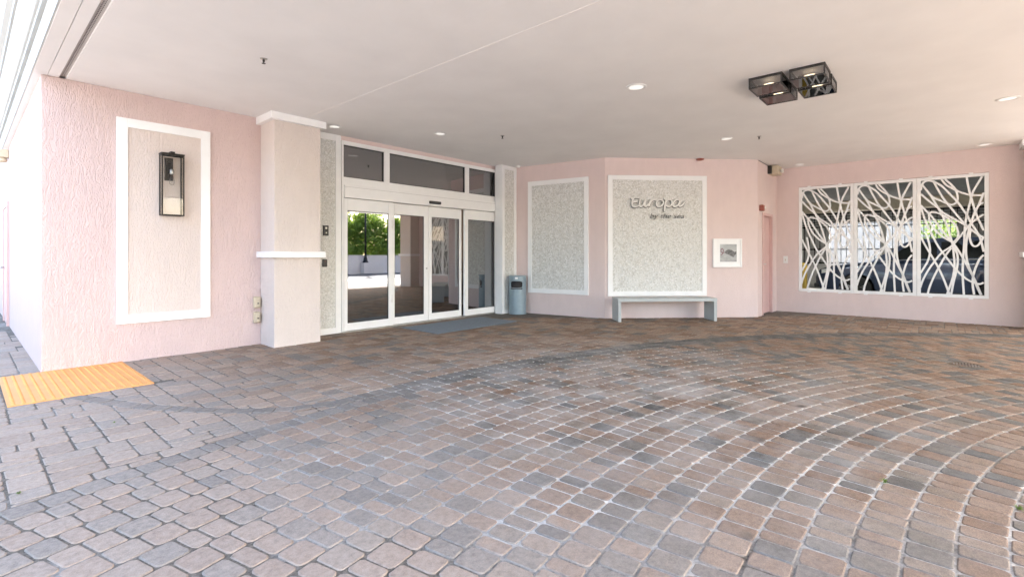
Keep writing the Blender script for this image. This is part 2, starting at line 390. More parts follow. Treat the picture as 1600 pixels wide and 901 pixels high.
def round_poly(poly, r_, jit, rnd):
    out = []; n = len(poly)
    for i in range(n):
        p = np.array(poly[i]); a = np.array(poly[i-1]); b = np.array(poly[(i+1) % n])
        la, lb = np.linalg.norm(a-p), np.linalg.norm(b-p)
        ra = min(r_*rnd.uniform(.7, 1.5), la*.42); rb = min(r_*rnd.uniform(.7, 1.5), lb*.42)
        pa = p+(a-p)/max(la, 1e-6)*ra; pb = p+(b-p)/max(lb, 1e-6)*rb
        mid = .25*pa+.5*(.45*p+.275*pa+.275*pb)+.25*pb
        for q in (pa, mid, pb): out.append(q+np.array([rnd.uniform(-jit, jit), rnd.uniform(-jit, jit)]))
    return np.array(out)
def paver_geo(poly, rnd, gap=.0028, r_=.016):
    """vertices and triangles of one tumbled paver, top at z = 0"""
    P = np.array(poly); c = (P.max(0)+P.min(0))/2; ext = P.max(0)-P.min(0)
    def shrink(Q, i): return c+(Q-c)*np.maximum(1-2*i/ext, .3)
    o = round_poly(shrink(P, gap), r_, .0022, rnd); n = len(o)
    def ring(i, z): return np.hstack([shrink(o, i), np.full((n, 1), z)])
    m = np.mean(o, axis=0)
    V = np.vstack([ring(.0075, 0), ring(.0025, -.003), ring(0, -.018), [[m[0], m[1], 0]]])
    F = []
    for i in range(n):
        j = (i+1) % n; F.append((3*n, i, j))
        for k in (0, n): F += [(k+i, k+n+i, k+n+j), (k+i, k+n+j, k+j)]
    return V, np.array(F)
def area2(p): return .5*sum(p[i][0]*p[(i+1) % len(p)][1]-p[(i+1) % len(p)][0]*p[i][1] for i in range(len(p)))
def clip_half(poly, pt, nrm):                # keep the side where (p-pt).nrm >= 0
    out = []; n = len(poly)
    for i in range(n):
        a, b = poly[i], poly[(i+1) % n]
        da = (a[0]-pt[0])*nrm[0]+(a[1]-pt[1])*nrm[1]; db = (b[0]-pt[0])*nrm[0]+(b[1]-pt[1])*nrm[1]
        if da >= 0: out.append(a)
        if da*db < 0:
            t = da/(da-db); out.append((a[0]+(b[0]-a[0])*t, a[1]+(b[1]-a[1])*t))
    res = []
    for p in out:
        if not res or math.hypot(p[0]-res[-1][0], p[1]-res[-1][1]) > .006: res.append(p)
    if len(res) > 2 and math.hypot(res[0][0]-res[-1][0], res[0][1]-res[-1][1]) < .006: res.pop()
    return res
rnd = random.Random(11)
VAR = {}
def variant(w_, h_, k, gap=.0028):                       # shared paver shapes, centred on the origin
    key = (round(w_, 4), round(h_, 4), k, gap)
    if key not in VAR:
        V, F = paver_geo([(-w_/2,-h_/2),(w_/2,-h_/2),(w_/2,h_/2),(-w_/2,h_/2)], rnd, gap)
        VAR[key] = [V, F, {}]
    return VAR[key]
def as_mesh(V, F, mname):
    me = bpy.data.meshes.new('paver'); me.from_pydata(V.tolist(), [], F.tolist())
    me.polygons.foreach_set('use_smooth', (V[F].max(axis=1)[:, 2]-V[F].min(axis=1)[:, 2] > .0022)); me.materials.append(M[mname]); return me
class Field:
    """all pavers of one surface: the 300 largest in view become objects, the rest one mesh per colour"""
    def __init__(s, parent): s.items = []; s.parent = parent
    def add(s, V, F, cache, loc, rot, dz, tilt, mname): s.items.append((V, F, cache, loc, rot, dz, tilt, mname))
    def finish(s):
        def key(it):
            x, y, Y = project(it[3][0], it[3][1])
            return (0, Y) if (-20 < x < 1620 and 300 < y < 915) else (1, abs(Y))
        its = sorted(s.items, key=key); rest = {}
        for n, (V, F, cache, loc, rot, dz, tilt, mname) in enumerate(its):
            mx = Matrix.Translation((loc[0], loc[1], dz)) @ Matrix.Rotation(rot, 4, 'Z') @ Matrix.Rotation(tilt[0], 4, 'X') @ Matrix.Rotation(tilt[1], 4, 'Y')
            if n < 300:
                me = cache.get(mname)
                if me is None: me = cache[mname] = as_mesh(V, F, mname)
                o = bpy.data.objects.new('paver', me); COL.objects.link(o); o.matrix_world = mx; o.parent = s.parent
            else:
                A = np.array(mx); rest.setdefault(mname, []).append((V@A[:3, :3].T+A[:3, 3], F))
        for mname, L in rest.items():
            off = 0; Vs = []; Fs = []
            for V, F in L: Vs.append(V); Fs.append(F+off); off += len(V)
            me = as_mesh(np.vstack(Vs), np.vstack(Fs), mname)
            o = bpy.data.objects.new('paver_field', me); COL.objects.link(o); o.parent = s.parent; o['kind'] = 'stuff'
def jitter(): return rnd.gauss(0, .0009), (rnd.gauss(0, .006), rnd.gauss(0, .006))

ringf = Field(drive)
CUT_ANG = math.atan2(3.86-RC[1], 2.0-RC[0])      # where the outermost grey ring leaves the circle
for k in range(-30, 25):
    ra, rb = R0+k*DR, R0+(k+1)*DR; rm = (ra+rb)/2
    a = R(-20)+rnd.uniform(0, .1)
    while a < R(175):
        L = rnd.choice((.094, .118, .118, .142, .142)); da = L/rm; am = a+da/2; a += da
        u, w = RC[0]+rm*math.cos(am), RC[1]+rm*math.sin(am)
        if w < -6.6 or u < -3.6 or u > 12.1: continue
        if k == 24 and am > CUT_ANG: continue
        V, F, cache = variant(L, DR, rnd.randrange(3))
        dz, tl = jitter()
        if k >= 23: mname = 'paver_grey'
        else: mname = 'paver_grey' if rnd.random() < .10 else 'paver'
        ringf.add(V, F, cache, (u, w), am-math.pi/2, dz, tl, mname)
ringf.finish()

# ashlar pavers outside the circle
BORDER = catmull([(.60,5.86),(.74,5.564),(.92,5.10),(1.08,4.80),(1.237,4.546),(1.4,4.33),(1.62,4.08),(1.86,3.93),(2.13,3.845)], 4)
BW = .062
def seg_near(p):
    best = None
    for i in range(len(BORDER)-1):
        a, b = BORDER[i], BORDER[i+1]; dx, dy = b[0]-a[0], b[1]-a[1]; l2 = dx*dx+dy*dy
        t = max(0, min(1, ((p[0]-a[0])*dx+(p[1]-a[1])*dy)/l2)); q = (a[0]+t*dx, a[1]+t*dy)
        d = math.hypot(p[0]-q[0], p[1]-q[1])
        if best is None or d < best[0]: best = (d, q, (dx/math.sqrt(l2), dy/math.sqrt(l2)))
    return best
walkf = Field(walk)
G = .0835; NU, NW = int(15.8/G), int(13.6/G); U0, W0 = -3.6, -1.6
occ = np.zeros((NU+8, NW+8), bool)
SIZES = [(3,2)]*5+[(2,2)]*4+[(3,1)]*3+[(2,1)]*2+[(2,3)]*2
def in_building(u, w): return w > 7.2 and u > .6
for j in range(NW):
    for i in range(NU):
        if occ[i, j]: continue
        rnd.shuffle(SIZES); a, b = 1, 1; run = 1
        while run < 6 and not occ[i+run, j] and i+run < NU: run += 1
        for sa, sb in SIZES+[(2, 2), (3, 2), (2, 1), (3, 1), (1, 2), (1, 1)]:
            if sa > 1 and run-sa == 1: continue
            if not occ[i:i+sa, j:j+sb].any(): a, b = sa, sb; break
        occ[i:i+a, j:j+b] = True
        u0, w0 = U0+i*G, W0+j*G; u1, w1 = u0+a*G, w0+b*G; cu, cw = (u0+u1)/2, (w0+w1)/2
        if in_building(cu, cw) or cu > 12.15 or w0 > 11.5: continue
        if cu > 8.2 and cw > 5.1 or cu+cw > 13.6: continue
        if .25 < cu < 1.24 and 5.76 < cw < 7.2 and u0 > .2 and u1 < 1.3 and w0 > 5.7: continue
        pol = math.atan2(cw-RC[1], cu-RC[0]); ro = R_OUT if pol < CUT_ANG else R_OUT-DR
        rr = [math.hypot(x-RC[0], y-RC[1]) for x in (u0, u1) for y in (w0, w1)]
        if max(rr) < ro: continue
        polys = [[(u0,w0),(u1,w0),(u1,w1),(u0,w1)]]; cut = False
        if min(rr) < ro+.003:
            nv = (math.cos(pol), math.sin(pol)); polys = [clip_half(polys[0], (RC[0]+nv[0]*ro, RC[1]+nv[1]*ro), nv)]; cut = True
        if math.hypot(cu-1.3, cw-4.7) < 2.2:
            d, q, dr = seg_near((cu, cw))
            if d < .28:
                nv = (-dr[1], dr[0]); cut2 = []
                for p in polys:
                    for sg in (1, -1):
                        c2 = clip_half(p, (q[0]+sg*nv[0]*BW, q[1]+sg*nv[1]*BW), (sg*nv[0], sg*nv[1]))
                        if len(c2) > 2: cut2.append(c2)
                if len(cut2) != 1 or abs(area2(cut2[0])-a*b*G*G) > 1e-6: polys = cut2; cut = True
        if u1 > .25 and u0 < 1.245 and w1 > 5.752 and w0 < 7.2:      # trimmed round the tactile plate
            np_ = []
            for p in polys:
                for pt, nv in (((0,5.748),(0,-1)), ((1.249,0),(1,0)), ((.246,0),(-1,0))):
                    c2 = clip_half(p, pt, nv)
                    if len(c2) > 2 and abs(area2(c2)) > 4e-4: np_.append(c2); break
            polys = np_; cut = True
        dz, tl = jitter()
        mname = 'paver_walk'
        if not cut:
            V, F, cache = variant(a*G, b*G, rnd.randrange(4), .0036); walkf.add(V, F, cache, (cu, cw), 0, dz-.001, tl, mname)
        else:
            for p in polys:
                if len(p) < 3 or abs(area2(p)) < 5e-4: continue
                c = np.mean(np.array(p), axis=0); V, F = paver_geo([(x-c[0], y-c[1]) for x, y in p], rnd, .0038)
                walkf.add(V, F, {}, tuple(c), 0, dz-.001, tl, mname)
# grey border pavers
acc = 0; i = 0; last = BORDER[0]
for p in BORDER[1:]:
    d = math.hypot(p[0]-last[0], p[1]-last[1])
    if d > .125:
        c = ((p[0]+last[0])/2, (p[1]+last[1])/2); V, F, cache = variant(round(d/.02)*.02, BW*2, rnd.randrange(3)); dz, tl = jitter()
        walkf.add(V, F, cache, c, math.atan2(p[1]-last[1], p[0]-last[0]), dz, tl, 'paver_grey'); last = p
walkf.finish()

# ---------------------------------------------------------------- the building
W_A, W_D = 7.18, 7.24          # face of the left wall, face of the wall beside the doors
PC, PD, PE = (8.08, 6.98), (8.42, 4.95), (10.64, 2.73)
U_R = 12.17
B = thing('hotel_building', 'pink stucco hotel building with a wide covered drive-through entrance', 'building', (6, 7.2, 0))
def wall(mb, m='pink', name='wall', bev=0.0): return build(name, mb, m, B, bev=bev)
wall(MB().box(.56, 3.40, W_A, 7.40, -.05, CZ), bev=.008)                      # left wall with the framed panel
wall(MB().box(.56, .78, 7.40, 16, -.05, 3.45))                                # outer side wall
wall(MB().box(3.40, 4.045, W_D, 7.44, -.05, CZ), 'white')                     # behind the narrow mosaic strip
wall(MB().box(4.045, 7.785, W_D+.005, 7.44, 3.10, CZ), 'pink_far')            # strip above the doors
wall(MB().box(7.785, 8.075, 7.155, 7.44, -.05, CZ), 'white'); wall(MB().box(7.60, 8.075, 6.98, 7.155, -.05, CZ), 'white')                   # pilaster behind the right mosaic strip
wall(MB().prism([PC, PD, (8.6, 5.05), (8.35, 7.44), (8.075, 7.44), (8.076, 6.98)], -.05, CZ), 'pink_far')
wall(MB().prism([PD, PE, (10.72, 2.95), (8.6, 5.05)], -.05, CZ), 'pink_far')
# return wall with the pink door
DU0, DU1, DZ = 10.98, 11.80, 2.14
w = MB(); w.prism([PE, (DU0, 2.73), (DU0, 2.95), (10.72, 2.95)], -.05, CZ); w.box(DU1, U_R+.25, 2.73, 2.95, -.05, CZ); w.box(DU0, DU1, 2.73, 2.95, DZ, CZ); wall(w, 'pink_far')
# right wall with the big screened opening
OW1, OW0, OZ0, OZ1 = 2.292, -.702, .455, 2.742
w = MB(); w.box(U_R, U_R+.25, OW1, 2.73, -.05, CZ); w.box(U_R, U_R+.25, -1.4, OW0, -.05, CZ); w.box(U_R, U_R+.25, OW0, OW1, -.05, OZ0); w.box(U_R, U_R+.25, OW0, OW1, OZ1, CZ)
wall(w, 'pink_far')
# ceiling: edge strip, drip groove, perforated vent channel, two plaster fields with a joint between them
c = MB(); c.box(.50, .607, -5.4, 16, CZ, CZ+.04); c.box(.612, .70, -5.4, W_A, CZ, CZ+.04); c.box(.76, 3.203, -5.4, W_A+.06, CZ, CZ+.04)
c.box(3.209, 12.42, -5.4, 7.44, CZ, CZ+.04); c.box(12.42, 14.7, -5.4, -2.4, CZ, CZ+.04)  # last box: unseen canopy extension added to keep sun off the floor
build('ceiling', c, 'ceiling', B)
build('ceiling_joint', MB().box(3.202, 3.210, -5.39, 6.6, CZ-.0025, CZ+.01), 'caulk', B)
v = MB(); v.box(.70, .76, -5.4, W_A, CZ+.022, CZ+.04); v.box(.70, .708, -5.4, W_A, CZ+.004, CZ+.022); vent = build('vent_channel', v, 'vent', B)
v = MB()
for k in range(300): v.box(.722, .728, W_A-.03-k*.04-.022, W_A-.03-k*.04, CZ+.0215, CZ+.0225); v.box(.736, .742, W_A-.03-k*.04-.022, W_A-.03-k*.04, CZ+.0215, CZ+.0225)
o = build('vent_slots', v, 'dark', vent); o['kind'] = 'stuff'
build('roof_slab', MB().prism([(.56,-5.3),(14.7,-5.3),(14.7,-2.4),(22.4,-2.4),(22.4,16),(.56,16)], CZ+.045, 4.30), 'white', B)  # right end widened out of view to block the sun patch
# white fascia and stepped cornice along the open edge
def cornice(prof, a, b, name, m='white'):
    n = len(prof); mb = MB(); mb.add([(x, a, z) for x, z in prof]+[(x, b, z) for x, z in prof], [(i, i+1, n+i+1, n+i) for i in range(n-1)]+[tuple(range(n)), tuple(range(2*n-1, n-1, -1))])
    return smooth_by_angle(build(name, mb, m, B), 25)
cornice([(.56,3.185),(.485,3.185),(.485,3.42),(.56,3.42)], -5.46, 16, 'fascia', 'fascia_white')
prof = [(.56,3.421),(.455,3.421),(.455,3.47)]+[(.455-.09*math.sin(t), 3.47+.26*(1-math.cos(t))) for t in [i*math.pi/16 for i in range(1, 9)]]+[(.345,3.73),(.345,3.80),(.30,3.82),(.30,4.0),(.27,4.03),(.27,4.16),(.23,4.18),(.23,4.34),(.56,4.34)]
cornice(prof, -5.46, 16, 'cornice', 'fascia_white')
build('fascia', MB().box(.56, 14.75, -5.46, -5.302, 3.222, 4.2), 'fascia_white', B)  # lengthened to cover the added unseen extension
# balustrade on the roof terrace
bl = thing('balustrade', 'white roof terrace balustrade with dark curled ironwork above the cornice', 'balustrade', (.40, 4.5, 4.34))
b = MB(); b.box(.34, .46, -5.9, 15.9, 4.36, 4.44); b.box(.34, .46, -5.9, 15.9, 5.30, 5.38); build('rail', b, 'white', bl)
for k in range(14):
    w0 = 2.5+k*.9
    build('post', MB().box(.36, .44, w0-.04, w0+.04, 4.44, 5.30), 'white', bl)
    pts = catmull([(.40,w0+.12,4.46),(.40,w0+.3,4.75),(.40,w0+.16,4.95),(.40,w0+.4,5.28)], 4); pt2 = [(x, 2*w0+.92-y, z) for x, y, z in pts]
    build('iron_scroll', MB().tube(pts, .014, 6), 'black', bl); build('iron_scroll', MB().tube(pt2, .014, 6), 'black', bl)
# garage behind the screens and lobby behind the doors
w = MB(); w.box(12.43, 22, 6.3, 6.5, -.05, CZ); w.box(12.43, 22, -2.4, -2.2, -.05, CZ); w.box(21.93, 22.1, -2.2, 6.3, 2.45, CZ-.03); w.box(21.8, 22, -2.2, 6.3, -.05, .9); w.box(21.93, 22.1, 3.1, 6.3, .9, 2.45); w.box(21.93, 22.1, -2.2, -.5, .9, 2.45)
w.box(21.6, 21.78, 1.35, 1.5, .0, 2.8); w.box(21.6, 21.78, 4.6, 4.8, 0, 2.8)
build('garage_wall', w, 'garage_wall', B)
build('garage_ceiling', MB().box(12.43, 22.4, -2.4, 6.5, CZ-.02, CZ+.04), 'garage_wall', B)
build('garage_beam', MB().box(20.6, 21.2, -2.2, 6.3, 2.82, CZ-.022), 'beige', B)
build('garage_floor', MB().box(12.43, 22, -2.2, 6.3, -.03, -.006), 'concrete', B)
w = MB(); w.box(3.3, 8.6, 11.6, 11.8, 0, CZ); w.box(3.2, 3.4, 7.45, 11.6, 0, CZ); w.box(8.36, 8.6, 7.45, 11.6, 0, CZ); build('lobby_wall', w, 'lobby', B)
build('lobby_floor', MB().box(3.4, 8.36, 7.3, 11.6, -.02, .006), 'lobby_floor', B)

# pillars
def pillar(u0, u1, w0, w1, label):
    t = thing('pillar', label, 'pillar', ((u0+u1)/2, (w0+w1)/2, 0), 'pillars of the entrance canopy')
    build('shaft', MB().box(u0, u1, w0, w1, -.05, CZ), 'cream', t, bev=.006)
    build('capital', MB().box(u0-.06, u1+.06, w0-.06, w1+.06, CZ-.10, CZ-.001), 'white', t, bev=.004)
    build('band', MB().box(u0-.055, u1+.055, w0-.055, w1+.055, 1.215, 1.30), 'white', t, bev=.004)
pillar(2.79, 3.445, 6.73, 7.179, 'cream stucco pillar with white cap and waist band left of the glass doors')
pillar(11.75, 12.169, -1.80, -1.13, 'cream stucco pillar with white band at the far right edge beyond the screens')

# ---------------------------------------------------------------- framed wall panels
def panel(name, label, xf, s0, s1, z0, z1, t, infill, loc, group, cat='wall panel', dep=.028):
    p = thing(name, label, cat, loc, group)
    build('frame', MB(xf).frame(s0, s1, z0, z1, t, .001, dep), 'white', p, bev=.003)
    build('infill', MB(xf).box(s0+t-.002, s1-t+.002, .001, .012, z0+t-.002, z1-t+.002), infill, p)
    return p
xA, _ = wall_frame((0, W_A), (1, W_A)); xD, _ = wall_frame((0, W_D), (1, W_D)); xP, _ = wall_frame((0, 6.98), (1, 6.98))
xC, LC = wall_frame(PC, PD); xW, LW = wall_frame(PD, PE); xE, _ = wall_frame((0, 2.73), (1, 2.73)); xR, _ = wall_frame((U_R, 0), (U_R, -1))
panel('wall_panel', 'tall white framed cream stucco panel carrying the lantern on the left wall', xA, 1.19, 2.155, .443, 2.86, .105, 'cream_panel', (1.67, W_A, .443), None)
panel('mosaic_panel', 'narrow mosaic strip in white frame between pillar and glass doors', xD, 3.46, 4.04, .0, 3.165, .095, 'mosaic_fine', (3.75, W_D, 0), 'mosaic panels')
panel('mosaic_panel', 'narrow mosaic strip in white frame behind the litter bin', xP, 7.603, 8.07, .0, 3.165, .075, 'mosaic_fine', (7.93, 6.98, 0), 'mosaic panels')
def line_s(px, a, b):          # photo column -> distance along a wall line
    du, dw = (px-800)/FP*sT+cT, -(px-800)/FP*cT+sT
    dx, dy = b[0]-a[0], b[1]-a[1]; L = math.hypot(dx, dy)
    det = du*(-dy)+dw*dx; s = (du*(-a[1])+dw*a[0])/det if abs(det) > 1e-9 else 0
    # solve t*(du,dw) = a + s*(dx,dy)
    A = np.array([[du, -dx], [dw, -dy]]); t, s = np.linalg.solve(A, np.array(a)); return s*L
s0, s1 = line_s(825.6, PC, PD), line_s(920.1, PC, PD)
panel('mosaic_panel', 'plain shell mosaic panel in white frame between the bin and the bench', xC, s0, s1, .442, 2.835, .095, 'mosaic', xC((s0+s1)/2, 0, .442), 'mosaic panels')
s0, s1 = line_s(949.5, PD, PE), line_s(1103.6, PD, PE)
panel('mosaic_panel', 'large shell mosaic panel in white frame bearing the hotel sign above the bench', xW, s0, s1, .436, 2.835, .095, 'mosaic', xW((s0+s1)/2, 0, .436), 'mosaic panels')

# sign lettering
sg = thing('hotel_sign', 'raised script lettering reading Europa by the sea on the mosaic panel', 'sign', xW(line_s(1026, PD, PE), .014, 2.2))
SX = lambda x: line_s(970+x/13.913, PD, PE)
def sz(x, y):
    s = SX(x); p = xW(s, .03, 0); Y = p[0]*cT+p[1]*sT
    return s, EYE-(295+y/13.913-HZ)/FP*Y
STROKES = {'e': [[(385,200),(330,192),(275,192),(250,235),(238,300),(236,355),(255,388),(310,392),(375,368)], [(248,288),(290,284),(345,284)], [(212,190),(225,215),(250,205),(275,192)]],
 'u': [[(402,238),(388,320),(395,372),(430,384),(475,345),(520,240)], [(520,240),(503,330),(512,380),(545,375),(585,320)]],
 'r': [[(625,238),(610,310),(592,390)], [(612,330),(650,270),(700,238),(735,240),(752,262)]],
 'o': [[(830,236),(780,262),(757,320),(775,375),(825,388),(880,360),(905,305),(890,255),(830,236)]],
 'p': [[(915,205),(950,235),(970,250)], [(962,262),(945,340),(935,420),(925,492)], [(958,300),(1000,248),(1060,238),(1095,280),(1085,345),(1040,385),(985,380),(952,350)]],
 'a': [[(1262,262),(1225,238),(1165,250),(1120,310),(1125,370),(1165,388),(1215,355),(1250,300)], [(1268,242),(1245,320),(1248,375),(1290,375),(1340,330),(1388,268)]]}
for ch, strokes in STROKES.items():
    mb = MB(xW)
    for i_, st in enumerate(strokes):
        pts = catmull([sz(*p) for p in st], 5)
        n = len(pts); ww = [.025+.009*math.sin(math.pi*k/(n-1)) for k in range(n)]
        mb.ribbon(pts, ww, .032+.001*i_, .056+.001*i_)
    lt = build('letter', mb, 'sign', sg)
    mb = MB(xW)
    for i_, st in enumerate(strokes):
        pts = catmull([sz(*p) for p in st], 5)
        n = len(pts); ww = [.034+.010*math.sin(math.pi*k/(n-1)) for k in range(n)]
        mb.ribbon([(a+.006, b_-.006) for a, b_ in pts], ww, .014+.001*i_, .0305+.0005*i_)  # dark returns, widened and shifted down-right to draw the letters' shadow
    build('letter_back_shadow', mb, 'bronze', lt)
fc = bpy.data.curves.new('t', 'FONT'); fc.body = 'by the sea'; fc.size = 1; fc.shear = .25; fc.extrude = .06; fc.resolution_u = 3; fc.space_character = 1.02; fc.offset = -.014
fo = bpy.data.objects.new('t', fc); COL.objects.link(fo); bpy.context.view_layer.update()
tm = bpy.data.meshes.new_from_object(fo.evaluated_get(bpy.context.evaluated_depsgraph_get())); bpy.data.objects.remove(fo)
co = np.array([v.co[:] for v in tm.vertices]); lo, hi = co.min(0), co.max(0)
sa, za = sz(628, 640); sb, _ = sz(1358, 640); k_ = (sb-sa)/(hi[0]-lo[0]); kz = .105/.72
for v in tm.vertices: v.co = xW(sa+(v.co.x-lo[0])*k_, .030+(v.co.z)*.15, za+v.co.y*kz)
nv = len(tm.vertices); root = list(range(nv))
def find(a):
    while root[a] != a: root[a] = root[root[a]]; a = root[a]
    return a
for pl_ in tm.polygons:
    vs_ = list(pl_.vertices)
    for b_ in vs_[1:]: root[find(vs_[0])] = find(b_)
# front, back and sides of a glyph are separate shells: join shells whose spans overlap
spans = {}
for i_ in range(nv):
    x_ = co[i_][0]; k2 = find(i_); lo_, hi_ = spans.get(k2, (9, -9)); spans[k2] = (min(lo_, x_), max(hi_, x_))
order = sorted(spans, key=lambda q: spans[q][0]); glyph = {}; cur = -1; end = -9
for q in order:
    l_, h_ = spans[q]
    if l_ > end-.35*(h_-l_): cur += 1; end = h_
    else: end = max(end, h_)
    glyph[q] = cur
for gI in range(cur+1):
    ids = [i_ for i_ in range(nv) if glyph[find(i_)] == gI]; mp_ = {a: b_ for b_, a in enumerate(ids)}
    me = bpy.data.meshes.new('small_letter'); me.from_pydata([tm.vertices[i_].co[:] for i_ in ids], [], [tuple(mp_[v] for v in p.vertices) for p in tm.polygons if p.vertices[0] in mp_])
    bm = bmesh.new(); bm.from_mesh(me); bmesh.ops.remove_doubles(bm, verts=bm.verts, dist=1e-5); bmesh.ops.recalc_face_normals(bm, faces=bm.faces); bm.to_mesh(me); bm.free()
    me.materials.append(M['letter_grey']); o = bpy.data.objects.new('small_letter', me); COL.objects.link(o); o.parent = sg; o.matrix_parent_inverse = PINV[sg.name]

# framed picture
ps0, ps1 = line_s(1112.9, PD, PE), line_s(1157.8, PD, PE); pz0, pz1 = 1.008, 1.580
pic = thing('picture_frame', 'square white framed grey picture hanging right of the large mosaic panel', 'picture', xW((ps0+ps1)/2, 0, pz0))
build('frame', MB(xW).frame(ps0, ps1, pz0, pz1, .035, .002, .045), 'white', pic, bev=.003)
build('mount', MB(xW).box(ps0+.034, ps1-.034, .002, .030, pz0+.034, pz1-.034), 'white', pic)
qs0, qs1, qz0, qz1 = line_s(1123.9, PD, PE), line_s(1149.8, PD, PE), 1.117, 1.470
pr = build('print', MB(xW).box(qs0, qs1, .030, .0325, qz0, qz1), 'art', pic)
qx = lambda a, b: (qs0+(qs1-qs0)*a, qz0+(qz1-qz0)*b)
blob = [qx(*p) for p in [(.26,.53),(.36,.64),(.5,.70),(.7,.66),(.86,.56),(.98,.60),(.98,.42),(.9,.40),(.8,.27),(.66,.33),(.5,.40),(.34,.46)]]
mb = MB(xW); mb.add([(a, .0338, b_) for a, b_ in blob], [tuple(range(len(blob)))]); build('printed_shape', mb, 'art_dark', pr)
mb = MB(xW); mb.ribbon(catmull([qx(*p) for p in [(.02,.42),(.10,.40),(.16,.52),(.20,.66),(.12,.74),(.05,.66),(.07,.56),(.14,.50),(.26,.53)]], 4), .016, .0326, .0335); build('printed_shape', mb, 'art_red', pr)

# ---------------------------------------------------------------- automatic sliding doors
dr = thing('sliding_door', 'white framed automatic glass entrance doors with dark transom panes above', 'door', (5.9, 7.24, 0))
F0, F1 = 7.195, 7.30          # frame depth
f = MB()
f.box(4.045, 4.075, F0, F1, 0, 3.10); f.box(7.74, 7.784, F0, F1, 0, 3.10)
f.box(4.075, 7.74, F0, F1, 3.035, 3.10); f.box(4.075, 7.74, F0, F1, 2.385, 2.515)
f.box(4.84, 4.95, F0+.002, F1, 2.515, 3.035); f.box(6.755, 6.865, F0+.002, F1, 2.515, 3.035); f.box(7.65, 7.74, F0+.002, F1, 2.515, 3.035)
build('door_frame', f, 'white_metal', dr, bev=.004)
hd = build('header', MB().box(4.075, 7.74, F0-.035, F1, 2.18, 2.3845), 'white_metal', dr, bev=.006)
build('header_seam', MB().box(4.08, 7.735, F0-.0365, F0-.034, 2.352, 2.357), 'garage_wall', hd)
for a, b_ in ((4.075, 4.84), (4.95, 6.755), (6.865, 7.65)):
    t_ = build('transom', MB().frame(a, b_, 2.515, 3.035, .014, F0+.02, F0+.06), 'dark', dr)
    build('pane', MB().box(a+.012, b_-.012, F0+.038, F0+.042, 2.527, 3.023), 'door_glass', t_)
build('sensor', MB().box(5.79, 6.06, F0-.075, F0-.034, 2.215, 2.268), 'dark', dr, bev=.01)
for zz in (2.19, 2.235): build('lock', MB().box(7.66, 7.70, F0-.043, F0-.034, zz, zz+.022), 'dark', dr)
build('threshold', MB().box(4.05, 7.78, F0-.03, F1+.05, -.005, .016), 'steel', dr)
LEAVES = [(4.08, 5.022, F0, 4.143, 4.927), (5.035, 5.85, F0+.06, 5.05, 5.752), (5.858, 6.705, F0+.06, 5.937, 6.66), (6.735, 7.735, F0, 6.833, 7.623)]
for n_, (a, b_, y, ga, gb) in enumerate(LEAVES):
    ga = max(ga, a+.06); gb = min(gb, b_-.06)
    f = MB(); z0, z1 = .02, 2.172
    f.box(a, ga, y, y+.045, z0, z1); f.box(gb, b_, y, y+.045, z0, z1); f.box(ga, gb, y, y+.045, z0, .142); f.box(ga, gb, y, y+.045, 1.978, z1)
    lf = build('door_leaf', f, 'white_metal', dr, bev=.004)
    build('pane', MB().box(ga-.004, gb+.004, y+.02, y+.026, .138, 1.982), 'door_glass', lf)
    g_ = MB().frame(ga-.001, gb+.001, .141, 1.979, .009, y+.012, y+.019); build('gasket', g_, 'dark', lf)
    if n_ in (0, 3):
        hx = b_-.035 if n_ == 0 else a+.012
        for zz in (.42, 1.72): build('hinge', MB().box(hx, hx+.022, y-.012, y+.001, zz, zz+.14), 'white_plastic', lf)
    if n_ == 1: build('lock_cylinder', MB().lathe([(.016, 0), (.016, .012), (.012, .016)], (b_-.045, y-.012, 1.0), 12, 1), 'steel', lf, True)

mt = build('door_mat', MB().box(4.97, 6.88, 5.92, 6.88, .003, .015), 'mat', bev=.004); tag(mt, 'blue grey fibre mat on the paving in front of the glass doors', 'mat')

# lobby lamp seen through the doors
lp = thing('table_lamp', 'lit lamp with cream shade standing inside the lobby', 'lamp', (7.55, 9.0, 0))
build('base', MB().lathe([(.0, .86), (.08, .86), (.08, .88), (.03, .92), (.05, 1.1), (.02, 1.35), (.012, 1.65)], (7.55, 9.0, 0), 16), 'wood', lp, True)
build('lamp_shade', MB().lathe([(.16, 1.60), (.125, 1.93)], (7.55, 9.0, 0), 20), 'shade', lp, True)
cs = thing('console_table', 'dark wooden console table under the lobby lamp', 'table', (7.55, 9.0, 0))
build('top', MB().box(7.15, 8.2, 8.8, 9.2, .82, .86), 'wood', cs)
for x in (7.18, 8.12):
    for y in (8.83, 9.12): build('leg', MB().box(x, x+.05, y, y+.05, 0.006, .82), 'wood', cs)

